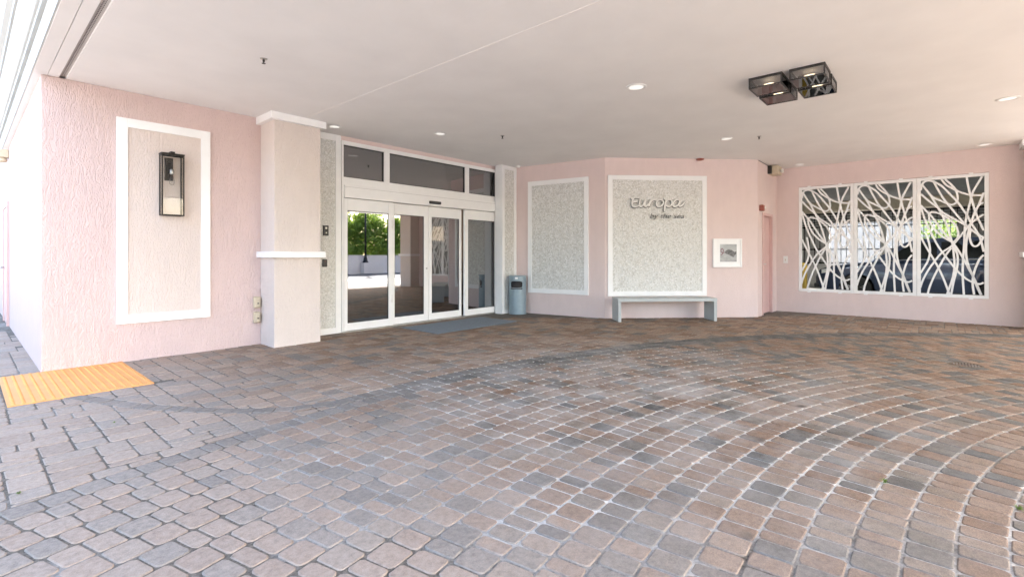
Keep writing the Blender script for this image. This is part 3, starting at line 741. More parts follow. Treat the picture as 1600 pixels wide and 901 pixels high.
# ---------------------------------------------------------------- pink service door
sdr = thing('service_door', 'narrow pink service door in the corner between bench wall and screens', 'door', ((DU0+DU1)/2, 2.78, 0))
f = MB(); f.box(DU0+.001, DU0+.06, 2.715, 2.83, 0, DZ-.001); f.box(DU1-.06, DU1-.001, 2.715, 2.83, 0, DZ-.001); f.box(DU0+.06, DU1-.06, 2.715, 2.83, DZ-.06, DZ-.001); build('door_frame', f, 'door_pink', sdr, bev=.003)
build('leaf', MB().box(DU0+.062, DU1-.062, 2.775, 2.82, .012, DZ-.064), 'door_pink', sdr)
hm = MB(); hm.lathe([(.028, 0), (.028, .012), (.012, .014), (.012, .05)], (DU0+.13, 2.711, 1.06), 14, 1); hm.tube([(DU0+.13, 2.722, 1.06), (DU0+.24, 2.722, 1.06)], .010, 8)
build('lever', MB().lathe([(.028, 0), (.028, .012)], (DU0+.13, 2.763, 1.06), 14, 1).tube([(DU0+.13, 2.77, 1.06), (DU0+.13, 2.72, 1.06), (DU0+.24, 2.715, 1.06)], .010, 8), 'steel', sdr, True)
fa = thing('fire_alarm', 'red fire alarm box with white strobe above the pink service door', 'alarm', (10.86, 2.68, 2.2))
build('housing', MB().box(10.75, 10.88, 2.655, 2.729, 2.155, 2.275), 'red', fa, bev=.006)
build('strobe', MB().box(10.885, 11.00, 2.66, 2.71, 2.215, 2.25), 'white_plastic', fa, bev=.006)
el = thing('emergency_light', 'cream emergency light box on a dark bracket under the ceiling corner', 'light', (11.6, 2.6, 3.0))
build('bracket', MB().box(11.40, 11.47, 2.66, 2.729, 2.99, 3.16), 'bronze', el); build('housing', MB().box(11.475, 11.80, 2.54, 2.728, 2.98, 3.165), 'beige', el, bev=.012)
build('conduit', MB().tube([(10.70, 2.724, 3.172), (11.4, 2.724, 3.165)], .006, 6), 'bronze', el)
build('lamp_head', MB().lathe([(.03, 0), (.05, -.05), (.045, -.056)], (11.66, 2.538, 3.06), 16, 1), 'white_plastic', el, True)
sw = thing('light_switch', 'small white switch plate on the right wall beside the screens', 'switch', (U_R, 2.545, 1.15))
build('plate', MB(xR).box(-2.59, -2.50, .001, .009, 1.07, 1.23), 'white_plastic', sw, bev=.003); build('toggle', MB(xR).box(-2.553, -2.537, .009, .022, 1.125, 1.165), 'beige', sw)

# ---------------------------------------------------------------- decorative screens
SCREEN= [[(0.064,2.498),(0.07,2.587),(0.11,2.65),(0.178,2.669),(0.256,2.636),(0.366,2.544),(0.475,2.389),(0.571,2.251),(0.687,2.028),(0.77,1.824),(0.862,1.622),(0.902,1.466),(0.928,1.311)],[(0.073,2.616),(0.144,2.491),(0.222,2.365),(0.333,2.283),(0.453,2.208),(0.507,2.19),(0.56,2.223),(0.582,2.293),(0.576,2.38),(0.55,2.469),(0.496,2.561),(0.41,2.671)],[(0.239,2.667),(0.3,2.506),(0.388,2.308),(0.475,2.156),(0.592,1.961),(0.676,1.828),(0.759,1.725),(0.841,1.637),(0.925,1.571)],[(0.361,2.673),(0.421,2.568),(0.528,2.478),(0.634,2.404),(0.759,2.351),(0.928,2.33)],[(0.2,2.397),(0.267,2.244),(0.344,2.062),(0.399,1.913),(0.453,1.735),(0.496,1.531),(0.518,1.415),(0.528,1.27),(0.539,1.096),(0.528,0.908),(0.496,0.748),(0.437,0.52)],[(0.064,2.423),(0.166,2.295),(0.3,2.153),(0.377,2.053),(0.496,1.952),(0.634,1.844),(0.728,1.768)],[(0.062,2.206),(0.121,2.12),(0.211,1.996),(0.311,1.814),(0.388,1.679),(0.464,1.561),(0.528,1.458),(0.603,1.313),(0.666,1.169),(0.739,0.984),(0.801,0.83),(0.897,0.53)],[(0.062,2.183),(0.098,2.017),(0.155,1.82),(0.222,1.64),(0.311,1.417),(0.399,1.255),(0.518,1.053),(0.592,0.938),(0.687,0.826),(0.78,0.758),(0.872,0.726),(0.928,0.756)],[(0.178,1.983),(0.2,1.863),(0.267,1.727),(0.366,1.607),(0.475,1.517),(0.528,1.501),(0.582,1.572),(0.587,1.673),(0.56,1.789),(0.475,1.909),(0.355,2.017),(0.245,2.068),(0.189,2.049),(0.175,1.983)],[(0.705,2.676),(0.723,2.525),(0.759,2.322),(0.79,2.178),(0.831,1.991),(0.882,1.833),(0.928,1.698)],[(0.907,2.669),(0.841,2.528),(0.78,2.377),(0.749,2.209),(0.718,2.054),(0.692,1.899),(0.676,1.67),(0.671,1.456),(0.655,1.169),(0.65,0.882),(0.666,0.525)],[(0.928,2.379),(0.902,2.282),(0.852,2.131),(0.801,1.993),(0.759,1.824),(0.718,1.626),(0.697,1.455),(0.697,1.255),(0.728,1.056),(0.78,0.886),(0.841,0.675),(0.892,0.53)],[(0.928,2.196),(0.882,2.178),(0.841,2.103),(0.806,1.999)],[(0.928,1.985),(0.862,1.933),(0.78,1.852),(0.697,1.727),(0.592,1.558),(0.518,1.444),(0.464,1.386),(0.366,1.299),(0.278,1.167),(0.166,0.958),(0.087,0.762),(0.051,0.626)],[(0.759,1.71),(0.744,1.583),(0.77,1.454),(0.811,1.411),(0.862,1.439),(0.928,1.578)],[(0.062,1.592),(0.121,1.449),(0.2,1.27),(0.267,1.123),(0.322,0.991),(0.388,0.802),(0.469,0.521)],[(0.147,1.642),(0.183,1.463),(0.194,1.315),(0.166,1.151),(0.11,1.017),(0.053,0.903)],[(0.496,1.386),(0.421,1.255),(0.333,1.05),(0.256,0.857),(0.189,0.647),(0.161,0.512)],[(0.528,1.4),(0.576,1.27),(0.582,1.097),(0.555,0.909),(0.523,0.734),(0.494,0.523)],[(0.928,1.255),(0.872,1.17),(0.821,1.014),(0.79,0.858),(0.785,0.701),(0.803,0.532)]]
SL = ['white metal screen of tangled curving bars, leftmost of the three, nearest the service door', 'white metal screen of tangled curving bars, middle one of the three',
      'white metal screen of tangled curving bars, rightmost of the three, farthest from the service door']
PW, Z0, Z1 = .998, .462, 2.736
scr = thing('decorative_screen', SL[0], 'screen', (U_R, OW1-.5, Z0), 'decorative screens in the right wall')
y0, y1 = -.055, -.012
a0 = -OW1+.001
build('frame', MB(xR).frame(a0+.002, a0+PW-.002, Z0, Z1, .058, y0, y1), 'white_metal', scr, bev=.003)
for n_, cpts in enumerate(SCREEN):
    pts = catmull([(a0+min(max(p[0], .03), .968), min(max(p[1], Z0+.03), Z1-.03)) for p in cpts], 4)
    build('bar', MB(xR).ribbon(pts, .031, y0+.006+.0006*(n_ % 7), y1-.006-.0006*(n_ % 5)), 'white_metal', scr)
for s_ in (.2, .76):
    for zz in (Z0-.018, Z1-.02): build('bracket', MB(xR).box(a0+s_-.03, a0+s_+.03, y1-.002, y1+.016, zz, zz+.038), 'white_metal', scr)
scr.location.x += 0
for n_ in (1, 2):
    c2 = copy_tree(scr, (0, -n_*PW, 0)); c2['label'] = SL[n_]

# ---------------------------------------------------------------- wall lantern
WA = W_A-.012
sc = thing('wall_lantern', 'tall black glass box lantern on the framed cream wall panel', 'lantern', (1.72, WA, 1.735))
x0, x1, ya, yb, z0, z1, t = 1.60, 1.835, 7.04, WA-.002, 1.735, 2.485, .013
f = MB()
for x in (x0, x1-t):
    for y in (ya, yb-t): f.box(x, x+t, y, y+t, z0, z1)
for z in (z0, z1-t):
    for y in (ya, yb-t): f.box(x0+t, x1-t, y, y+t, z, z+t)
    for x in (x0, x1-t): f.box(x, x+t, ya+t, yb-t, z, z+t)
f.box(x0-.004, x1+.004, ya-.004, yb, z1, z1+.012); f.box(1.70, 1.745, ya+.04, yb, z1+.012, z1+.04)
build('cage', f, 'black', sc)
build('back_plate', MB().box(1.655, 1.74, yb-.024, yb-.0, 2.17, 2.45), 'black', sc)
build('arm', MB().tube([(1.70, yb-.02, 2.40), (1.715, yb-.075, 2.40), (1.715, yb-.075, 2.30)], .011, 8), 'bronze', sc, True)
build('socket', MB().lathe([(.02, 2.24), (.024, 2.25), (.024, 2.30), (.016, 2.31)], (1.715, yb-.075, 0), 16), 'steel', sc, True)
build('bulb', MB().lathe([(.012, 2.24), (.022, 2.20), (.03, 2.16), (.028, 2.13), (.015, 2.11), (0, 2.107)], (1.715, yb-.075, 0), 16), 'clear_glass', sc, True)
f = MB(); f.box(x0+t, x1-t, ya+.004, ya+.007, z0+t, z1-t); build('pane', f, 'clear_glass', sc)
for x in (x0+.004, x1-.007): build('pane', MB().box(x, x+.003, ya+t, yb-t, z0+t, z1-t), 'clear_glass', sc)

# wall gadgets
for (za, zb, lab) in ((.512, .672, 'beige weatherproof outlet cover beside the left pillar, upper of two'), (.305, .460, 'beige weatherproof outlet cover beside the left pillar, lower of two')):
    t_ = thing('outlet_cover', lab, 'outlet', (2.73, W_A, za), 'outlet covers by the left pillar')
    build('housing', MB(xA).box(2.685, 2.775, .001, .05, za, zb), 'beige', t_, bev=.012); build('lid', MB(xA).box(2.695, 2.765, .0505, .075, za+.012, zb-.012), 'beige', t_, bev=.012)
    build('latch', MB(xA).box(2.72, 2.74, .0755, .082, za+.06, za+.075), 'dark', t_)
XM = xD
t_ = thing('intercom', 'small dark intercom panel on the narrow mosaic strip by the doors', 'intercom', (3.78, W_D, 1.56)); build('housing', MB(XM).box(3.735, 3.82, .013, .045, 1.555, 1.715), 'dark', t_, bev=.006); build('lens', MB(XM).box(3.762, 3.792, .0455, .048, 1.66, 1.69), 'steel', t_); build('button', MB(XM).box(3.768, 3.788, .0455, .05, 1.59, 1.61), 'steel', t_)
t_ = thing('card_reader', 'small black card reader below the intercom on the mosaic strip', 'reader', (3.76, W_D, 1.07)); build('housing', MB(XM).box(3.725, 3.80, .013, .04, 1.065, 1.185), 'dark', t_, bev=.008); build('indicator', MB(XM).box(3.755, 3.770, .0405, .042, 1.15, 1.156), 'red', t_)

# ---------------------------------------------------------------- litter bin
bx_, by_ = 7.87, 6.755; br_ = .185
bn = thing('litter_bin', 'blue grey metal litter bin with square opening beside the doors', 'bin', (bx_, by_, 0))
n = 40; zs = [.0, .02, .2, .4, .53, .56, .70, .73, .79]
aim = math.atan2(-by_, -bx_)-R(8)
body = MB(); vs = [(bx_+br_*math.cos(aim+2*math.pi*(k+.5)/n), by_+br_*math.sin(aim+2*math.pi*(k+.5)/n), z) for z in zs for k in range(n)]
fs = []
for j in range(len(zs)-1):
    for k in range(n):
        kk = (k+1) % n; ang = min(abs(k+1), abs(n-k-1))
        if zs[j] >= .53 and zs[j+1] <= .71 and ang <= 4: continue
        fs.append((j*n+k, j*n+kk, (j+1)*n+kk, (j+1)*n+k))
body.add(vs, fs); build('shell', body, 'bin', bn, True)
build('liner', MB().lathe([(.165, .01), (.165, .77)], (bx_, by_, 0), 28), 'dark', bn, True)
build('lid', smoothl := MB().lathe([(.188, .785), (.190, .79), (.190, .805), (.180, .814), (0, .816)], (bx_, by_, 0), n), 'bin', bn)
build('base_ring', MB().lathe([(.19, .0), (.19, .025), (.186, .028)], (bx_, by_, 0), n), 'bin', bn)
a_ = 2*math.pi*4.75/n; rim = []
for q in range(24):
    tt = 2*math.pi*q/24; ca, sa_ = math.cos(tt), math.sin(tt); e = .5
    aa = aim+math.copysign(abs(ca)**e, ca)*a_; rim.append((bx_+(br_+.002)*math.cos(aa), by_+(br_+.002)*math.sin(aa), .63+math.copysign(abs(sa_)**e, sa_)*.077))
build('opening_rim', MB().tube(rim+[rim[0]], .007, 6), 'bin', bn, True)
pl = MB()
for s_ in (-1, 1): aa = aim+s_*.01; 
pl.add([(bx_+(br_+.002)*math.cos(aim+q), by_+(br_+.002)*math.sin(aim+q), z) for q in (-.16, .16) for z in (.745, .785)], [(0, 2, 3, 1)]); build('label_plate', pl, 'white_plastic', bn)

# ---------------------------------------------------------------- bench
be0, be1 = line_s(957, PD, PE)-.02, 0
b0 = -.03+.0; 
bs0 = ((8.074-PD[0])*(PE[0]-PD[0])+(4.446-PD[1])*(PE[1]-PD[1]))/LW; bs1 = ((9.494-PD[0])*(PE[0]-PD[0])+(3.162-PD[1])*(PE[1]-PD[1]))/LW
bh = thing('bench', 'pale blue grey slab bench below the mosaic panel with the sign', 'bench', xW((bs0+bs1)/2, .35, 0))
build('seat', MB(xW).box(bs0, bs1, .13, .55, .375, .435), 'bench', bh, bev=.004)
for a, b_ in ((bs0+.002, bs0+.062), (bs1-.062, bs1-.002)): build('leg', MB(xW).box(a, b_, .132, .548, 0, .3745), 'bench', bh, bev=.004)

# ---------------------------------------------------------------- tactile plate
tp = thing('tactile_plate', 'orange yellow tactile paving plate at the corner of the pink wall', 'tactile plate', (.75, 6.46, 0))
build('plate', MB().box(.25, 1.245, 5.752, 7.178, -.005, .006), 'yellow', tp)
dm = MB()
for a in range(16):
    for b_ in range(23):
        if .285+a*.0618 > 1.23: continue
        dm.lathe([(.016, .0055), (.011, .013), (0, .0138)], (.285+a*.0618, 5.785+b_*.0618, 0), 6)
o = build('domes', dm, 'yellow', tp, True); o['kind'] = 'stuff'

# ---------------------------------------------------------------- ceiling fixtures
DL = [((5.117,2.597), .118, 'round recessed ceiling downlight nearest the camera, left of the glass lantern cluster'), ((5.032,5.939), .10, 'round recessed ceiling downlight in front of the glass doors'),
      ((8.391,2.63), .10, 'round recessed ceiling downlight in front of the hotel sign'), ((11.789,2.205), .10, 'small round recessed ceiling downlight in the corner above the service door'),
      ((11.804,-.621), .105, 'round recessed ceiling downlight close to the wall above the rightmost screen'), ((8.521,-.657), .11, 'round recessed ceiling downlight at the right edge, nearest the lantern cluster'),
      ((3.7,6.80), .10, 'round recessed ceiling downlight beside the capital of the left pillar')]
for (u, w_), r_, lab in DL:
    t_ = thing('downlight', lab, 'downlight', (u, w_, CZ), 'recessed ceiling downlights')
    build('trim', MB().lathe([(r_, CZ-.0005), (r_, CZ-.006), (r_*.93, CZ-.010), (r_*.74, CZ-.008), (r_*.70, CZ-.003)], (u, w_, 0), 32), 'white_plastic', t_, True)
    build('lens', MB().lathe([(r_*.72, CZ-.0042), (r_*.6, CZ-.0055), (0, CZ-.006)], (u, w_, 0), 32), 'lamp_lens', t_, True)
for (u, w_), lab in (((1.964,4.977), 'small ceiling sprinkler head above the left wall lantern'), ((5.775,5.28), 'small ceiling sprinkler head in front of the glass doors'), ((8.56,2.174), 'small ceiling sprinkler head in front of the hotel sign wall')):
    t_ = thing('sprinkler_head', lab, 'sprinkler', (u, w_, CZ), 'ceiling sprinkler heads')
    build('escutcheon', MB().lathe([(.034, CZ-.001), (.032, CZ-.006), (.014, CZ-.01)], (u, w_, 0), 16), 'steel', t_, True)
    build('body', MB().lathe([(.011, CZ-.008), (.011, CZ-.03), (.005, CZ-.034), (.005, CZ-.045)], (u, w_, 0), 10), 'bronze', t_, True)
    build('deflector', MB().lathe([(.017, CZ-.045), (.019, CZ-.048), (0, CZ-.048)], (u, w_, 0), 12), 'bronze', t_)
u, w_ = 9.72, 3.55
t_ = thing('ceiling_alarm', 'dark red ceiling alarm disc above the hotel sign panel', 'alarm', (u, w_, CZ)); build('base', MB().lathe([(.085, CZ-.001), (.085, CZ-.012)], (u, w_, 0), 24), 'white_plastic', t_); build('dome', MB().lathe([(.075, CZ-.012), (.07, CZ-.035), (.04, CZ-.045), (0, CZ-.047)], (u, w_, 0), 24), 'red', t_, True)
u, w_ = 7.95, 6.80
t_ = thing('smoke_detector', 'small white ceiling detector above the litter bin', 'detector', (u, w_, CZ)); build('base', MB().lathe([(.055, CZ-.001), (.055, CZ-.015)], (u, w_, 0), 20), 'white_plastic', t_); build('cap', MB().lathe([(.045, CZ-.015), (.035, CZ-.04), (0, CZ-.042)], (u, w_, 0), 20), 'white_plastic', t_, True)

# cluster of four glass boxes
lc = thing('ceiling_lantern', 'cluster of four dark framed glass box lights on the ceiling', 'ceiling light', (6.07, 1.19, CZ))
t = .013; ht = .118
build('centre_hub', MB().box(6.02, 6.12, 1.14, 1.24, CZ-.06, CZ-.0005), 'black', lc)
for ua, ub in ((5.69, 6.03), (6.11, 6.455)):
    for wa, wb in ((1.225, 1.55), (.84, 1.158)):
        z1 = CZ-.001; z0 = z1-ht; f = MB()
        for x in (ua, ub-t):
            for y in (wa, wb-t): f.box(x, x+t, y, y+t, z0, z1)
        for z, hh in ((z0, t), (z1-.024, .024)):
            for y in (wa, wb-t): f.box(ua+t, ub-t, y, y+t, z, z+hh)
            for x in (ua, ub-t): f.box(x, x+t, wa+t, wb-t, z, z+hh)
        bx = build('glass_box', f, 'bronze', lc)
        build('top_plate', MB().box(ua+t, ub-t, wa+t, wb-t, z1-.006, z1-.001), 'white', bx)
        for x in (ua+.005, ub-.008): build('pane', MB().box(x, x+.003, wa+t, wb-t, z0+t, z1-.024), 'smoke_glass', bx)
        for y in (wa+.005, wb-.008): build('pane', MB().box(ua+t, ub-t, y, y+.003, z0+t, z1-.024), 'smoke_glass', bx)
        build('pane', MB().box(ua+t, ub-t, wa+t, wb-t, z0+.004, z0+.007), 'smoke_glass', bx)
        um, wm = (ua+ub)/2, (wa+wb)/2
        build('socket', MB().lathe([(.014, 0), (.014, .06)], (um, wm+.05, z1-.05), 10, 1), 'bronze', bx)
        build('bulb', MB().lathe([(.006, .0), (.010, -.03), (.012, -.06), (.008, -.09), (0, -.10)], (um, wm+.05, z1-.05), 12, 1), 'filament', bx, True)
# drain cover and weeds on the drive
dc = thing('drain_cover', 'small round rusty drain cover in the paving before the screens', 'drain cover', (7.555, -.251, 0))
build('rim', MB().lathe([(.15, -.006), (.15, .004), (.125, .005), (.12, -.006)], (7.555, -.251, 0), 28), 'bark', dc)
f = MB()
for k in range(-4, 5):
    l = math.sqrt(max(.0001, .12**2-(k*.026)**2)); f.box(7.555-l, 7.555+l, -.251+k*.026-.008, -.251+k*.026+.008, -.003, .003)
build('grate', f, 'wood', dc)
WE = [((3.359,.215), 'green weed tuft in a joint of the curved paving, lower right'), ((3.438,-.303), 'green weed tuft at the right edge of the curved paving'), ((.753,4.619), 'tiny green weed in the paving below the tactile plate'),
      ((.20,3.62), 'tiny green weed in the paving at the left edge')]
for n_, ((u, w_), lab) in enumerate(WE):
    rw = random.Random(n_+40); mb = MB(); kk = (1.0, 1.0, .6, .6)[n_]
    for q in range(15):
        a = rw.uniform(0, 6.28); l = rw.uniform(.012, .03)*kk; h_ = rw.uniform(.004, .02)*kk; wd_ = .0045*kk; dx, dy = math.cos(a), math.sin(a)
        mb.add([(u, w_, -.004), (u+dx*l*.5-dy*wd_, w_+dy*l*.5+dx*wd_, h_), (u+dx*l, w_+dy*l, h_*.8), (u+dx*l*.5+dy*wd_, w_+dy*l*.5-dx*wd_, h_)], [(0, 1, 2, 3)])
    tag(build('weed', mb, 'weed'), lab, 'weed', 'weeds in the paving joints')

# ---------------------------------------------------------------- outer side wall: far door, small lamp
od = thing('side_door', 'pale pink side door in the outer wall at the far left edge', 'door', (.56, 12.9, 0))
f = MB(); f.box(.525, .559, 12.30, 12.38, 0, 2.2); f.box(.525, .559, 13.35, 13.43, 0, 2.2); f.box(.525, .559, 12.38, 13.35, 2.12, 2.2); build('door_frame', f, 'door_pink', od)
build('leaf', MB().box(.54, .559, 12.385, 13.345, .01, 2.115), 'door_pink', od)
for zz in (.3, 1.1, 1.85): build('hinge', MB().box(.530, .5395, 12.39, 12.42, zz, zz+.13), 'steel', od)
build('lever', MB().tube([(.54, 13.25, 1.02), (.49, 13.25, 1.02), (.49, 13.13, 1.02)], .011, 8), 'steel', od, True)
wl = thing('wall_light', 'small beige light fitting high on the outer wall at the left edge', 'light', (.50, 12.5, 3.0))
build('housing', MB().box(.44, .559, 12.4, 12.58, 2.98, 3.12), 'beige', wl, bev=.01); build('lamp_head', MB().lathe([(.05, 2.90), (.07, 2.94), (.05, 2.98)], (.48, 12.49, 0), 14), 'beige', wl, True)

# ---------------------------------------------------------------- car in the garage (faces +w)
def car(ox, oy):
    c = thing('parked_car', 'dark blue sport utility car parked behind the white screens', 'car', (ox+.93, oy-2.3, 0))
    X = lambda x, y, z: (ox+.93+y, oy-x, z)       # x back from the front bumper, y sideways, z up
    L = 4.65; XF, XB = .98, 3.72; WR = .345; AR = .40
    xs = sorted(set([0, .04, .12, .3, .5, .8, 1.3, 1.6, 2.0, 2.4, 2.8, 3.1, 3.3, 4.2, 4.45, 4.58, 4.65]+[XF+AR*math.cos(t) for t in [i*math.pi/10 for i in range(11)]]+[XB+AR*math.cos(t) for t in [i*math.pi/10 for i in range(11)]]))
    def lerp(tab, x):
        for (a, va), (b, vb) in zip(tab, tab[1:]):
            if a <= x <= b: return va+(vb-va)*(x-a)/(b-a)
        return tab[-1][1]
    top = [(0, .62), (.04, .78), (.12, .86), (.3, .93), (.8, 1.01), (1.35, 1.08), (1.6, 1.10), (3.2, 1.14), (4.2, 1.16), (4.5, 1.12), (4.65, .98)]
    wid = [(0, .60), (.12, .78), (.3, .86), (.6, .91), (1.2, .925), (3.6, .925), (4.3, .89), (4.55, .82), (4.65, .72)]
    def low(x):
        z = .24 if .15 < x < 4.5 else .34
        for xc in (XF, XB):
            if abs(x-xc) <= AR+1e-6: z = max(z, WR+math.sqrt(max(0, AR*AR-(x-xc)**2)))
        return z
    mb = MB(lambda x, y, z: X(x, y, z)); vs = []; K = 9
    for x in xs:
        w_, t_, l_ = lerp(wid, x), lerp(top, x), low(x)
        zm = max(l_+.02, .62); sh = max(zm+.02, t_-.12)
        half = [(w_*.96, l_), (w_, zm), (w_*.985, sh), (w_*.955, sh+(t_-sh)*.55), (w_*.88, t_-.012)]
        sec = [(-y, z) for y, z in half[:4]]+[(-half[4][0], half[4][1]), (0, t_+.02), (half[4][0], half[4][1])]+[(y, z) for y, z in half[:4][::-1]]
        vs += [(x, y, z) for y, z in sec]
    K = 11; fs = []
    for i in range(len(xs)-1):
        for k in range(K-1): fs.append((i*K+k, i*K+k+1, (i+1)*K+k+1, (i+1)*K+k))
        fs.append((i*K+K-1, i*K, (i+1)*K, (i+1)*K+K-1))
    fs += [tuple(range(K)), tuple((len(xs)-1)*K+k for k in range(K))]
    mb.add(vs, fs); smooth_by_angle(build('body', mb, 'car', c), 38)
    # cabin: side outline with a sloping windscreen
    gp = [(1.28, 1.07, .80), (2.02, 1.58, .64), (2.35, 1.66, .61), (3.1, 1.70, .61), (3.85, 1.66, .61), (4.25, 1.58, .62), (4.52, 1.10, .76)]
    mb = MB(lambda x, y, z: X(x, y, z)); vs = []
    for x, z, w_ in gp: vs += [(x, -w_, z), (x, w_, z)]
    bot = [(1.28, 1.06, .80), (2.02, 1.10, .84), (2.35, 1.10, .85), (3.1, 1.11, .86), (3.85, 1.12, .85), (4.25, 1.12, .83), (4.52, 1.09, .76)]
    nb = len(gp)*2
    for x, z, w_ in bot: vs += [(x, -w_, z), (x, w_, z)]
    fs = []
    for i in range(len(gp)-1):
        a, b_ = 2*i, 2*i+2; fs += [(a, a+1, b_+1, b_), (a, b_, nb+b_, nb+a), (a+1, nb+a+1, nb+b_+1, b_+1)]
    mb.add(vs, fs); smooth_by_angle(build('cabin', mb, 'car', c), 28)
    # windows stand a few millimetres proud of the cabin
    def side_pt(x, f, s):           # f: 0 belt .. 1 roof
        zb, wb = lerp([(p[0], p[1]) for p in bot], x), lerp([(p[0], p[2]) for p in bot], x); zt, wt = lerp([(p[0], p[1]) for p in gp], x), lerp([(p[0], p[2]) for p in gp], x)
        return (x, s*(wb+(wt-wb)*f+.006), zb+(zt-zb)*f)
    for s in (-1, 1):
        for poly in ([(1.62, .12), (2.02, .12), (2.62, .12), (2.62, .84), (2.30, .84), (2.02, .80)], [(2.70, .12), (3.05, .12), (3.48, .12), (3.48, .84), (3.05, .84), (2.70, .84)], [(3.56, .12), (3.9, .12), (4.22, .16), (4.08, .80), (3.85, .82), (3.56, .84)]):
            q = MB(lambda x, y, z: X(x, y, z)); q.add([side_pt(x, f, s) for x, f in poly], [tuple(range(6))]); build('side_window', q, 'car_glass', c)
        tr = MB(lambda x, y, z: X(x, y, z)); pts = [side_pt(x, .06, s) for x in (1.5, 2.0, 2.6, 3.2, 3.8, 4.3)]; tr.tube([(x, y+s*.004, z) for x, y, z in pts], .010, 6); build('chrome_trim', tr, 'steel', c)
        mr = MB(lambda x, y, z: X(x, y, z)); mr.box(1.72, 1.86, s*.93 if s > 0 else -1.10, 1.10 if s > 0 else -.93, 1.12, 1.26); build('mirror', mr, 'car', c, bev=.03)
        for hx in (2.45, 3.38):
            hn = MB(lambda x, y, z: X(x, y, z)); hn.tube([(hx, s*.915, .99), (hx+.05, s*.95, .995), (hx+.17, s*.95, 1.0), (hx+.22, s*.915, 1.0)], .014, 6); build('door_handle', hn, 'car', c, True)
        hl = MB(lambda x, y, z: X(x, y, z)); hl.add([(.10, s*.50, .72), (.17, s*.80, .74), (.42, s*.905, .80), (.40, s*.90, .89), (.17, s*.78, .855), (.10, s*.5, .82)], [tuple(range(6))]); build('headlight', hl, 'white_plastic', c)
        sk = MB(lambda x, y, z: X(x, y, z)); sk.box(1.42, 3.28, s*.90 if s > 0 else -.94, .94 if s > 0 else -.90, .245, .33); build('sill_trim', sk, 'dark', c)
    wsn = MB(lambda x, y, z: X(x, y, z)); wsn.add([(1.34, -.74, 1.125), (1.34, .74, 1.125), (1.97, .60, 1.556), (1.97, -.60, 1.556)], [(0, 1, 2, 3)]); build('windscreen', wsn, 'car_glass', c)
    gr = MB(lambda x, y, z: X(x, y, z)); gr.box(-.012, .05, -.42, .42, .50, .70); build('grille', gr, 'dark', c)
    bp = MB(lambda x, y, z: X(x, y, z)); bp.box(-.03, .25, -.72, .72, .34, .46); build('bumper', bp, 'dark', c, bev=.03)
    for xw in (XF, XB):
        for s in (-1, 1):
            wx, wy, wz = X(xw, s*.80, WR)
            ty = build('wheel', MB().lathe([(.215, -.105), (.32, -.11), (.343, -.08), (.345, 0), (.343, .08), (.32, .11), (.215, .105)], (wx, wy, wz), 32, 0), 'tyre', c, True)
            rm_ = MB().lathe([(.215, 0), (.222, s*.10), (.20, s*.098), (.195, s*.02), (.0, s*.02)], (wx, wy, wz), 28, 0)
            for k in range(5):
                a = 2*math.pi*k/5+.3
                for da in (-.16, .16):
                    rm_.tube([(wx+s*.085, wy+.05*math.cos(a), wz+.05*math.sin(a)), (wx+s*.10, wy+.205*math.cos(a+da), wz+.205*math.sin(a+da))], .017, 5)
            rm_.lathe([(.055, 0), (.055, s*.095), (.03, s*.105), (0, s*.105)], (wx, wy, wz), 14, 0)
            build('rim', rm_, 'steel', ty)
car(15.9, 2.62)
# garage gate of iron bars, bollards
gt = thing('garage_gate', 'dark iron bar gate closing the far side of the garage', 'gate', (21.9, 1, .9))
f = MB()
for z in (.93, 1.45, 2.30, 2.80): f.box(21.86, 21.90, -2.1, 6.2, z, z+.04)
build('rail', f, 'black', gt)
for k in range(49):
    y = -2.05+k*.17; build('bar', MB().box(21.87, 21.89, y, y+.02, .97, 2.80), 'black', gt)
f = MB()
for z in (2.40, 2.50, 2.60, 2.70): f.box(21.86, 21.878, -2.1, 6.2, z, z+.018)
build('grille_top', f, 'black', gt)
for (u, w_, lab) in ((14.0, 2.53, 'yellow steel bollard in the garage at the left end of the screens'),):
    t_ = thing('bollard', lab, 'bollard', (u, w_, 0))
    build('post', MB().lathe([(.085, 0), (.085, .98), (.07, 1.03), (.03, 1.055), (0, 1.06)], (u, w_, 0), 20), 'yellow_post', t_, True); build('base_plate', MB().lathe([(.13, 0), (.13, .012)], (u, w_, 0), 20), 'steel', t_)
tag(build('boundary_wall', MB().box(28, 28.25, -16, 12, 0, 3.2).box(27.97, 28.28, -16, 12, 3.2, 3.28), 'concrete'), 'pale boundary wall in daylight beyond the garage gate', 'wall')

# ---------------------------------------------------------------- across the drive: parapet, lamp post, hedge (seen in the door glass)
pp = thing('parapet_wall', 'low beige parapet wall across the drive reflected in the door glass', 'wall', (10, -15, 0))
build('wall', MB().box(-30, 45, -15.25, -15, -.05, 1.17), 'cream', pp); build('coping', MB().box(-30, 45, -15.30, -14.95, 1.17, 1.25), 'cream_panel', pp)
lm = thing('street_lamp', 'black lamp post rising before the parapet, reflected in the leftmost door', 'lamp post', (18.1, -14.7, 0))
build('pedestal', MB().box(17.85, 18.35, -14.94, -14.45, 0, .74), 'cream', lm, bev=.01)
build('base', MB().lathe([(.20, .74), (.20, .80), (.15, .86), (.13, 1.02), (.09, 1.12), (.07, 1.30)], (18.1, -14.7, 0), 16), 'black', lm, True)
build('pole', MB().lathe([(.065, 1.28), (.055, 4.6)], (18.1, -14.7, 0), 12), 'black', lm, True)
build('lantern', MB().lathe([(.06, 4.6), (.16, 4.66), (.2, 5.1), (.22, 5.12), (.05, 5.3), (0, 5.36)], (18.1, -14.7, 0), 12), 'black', lm, True)
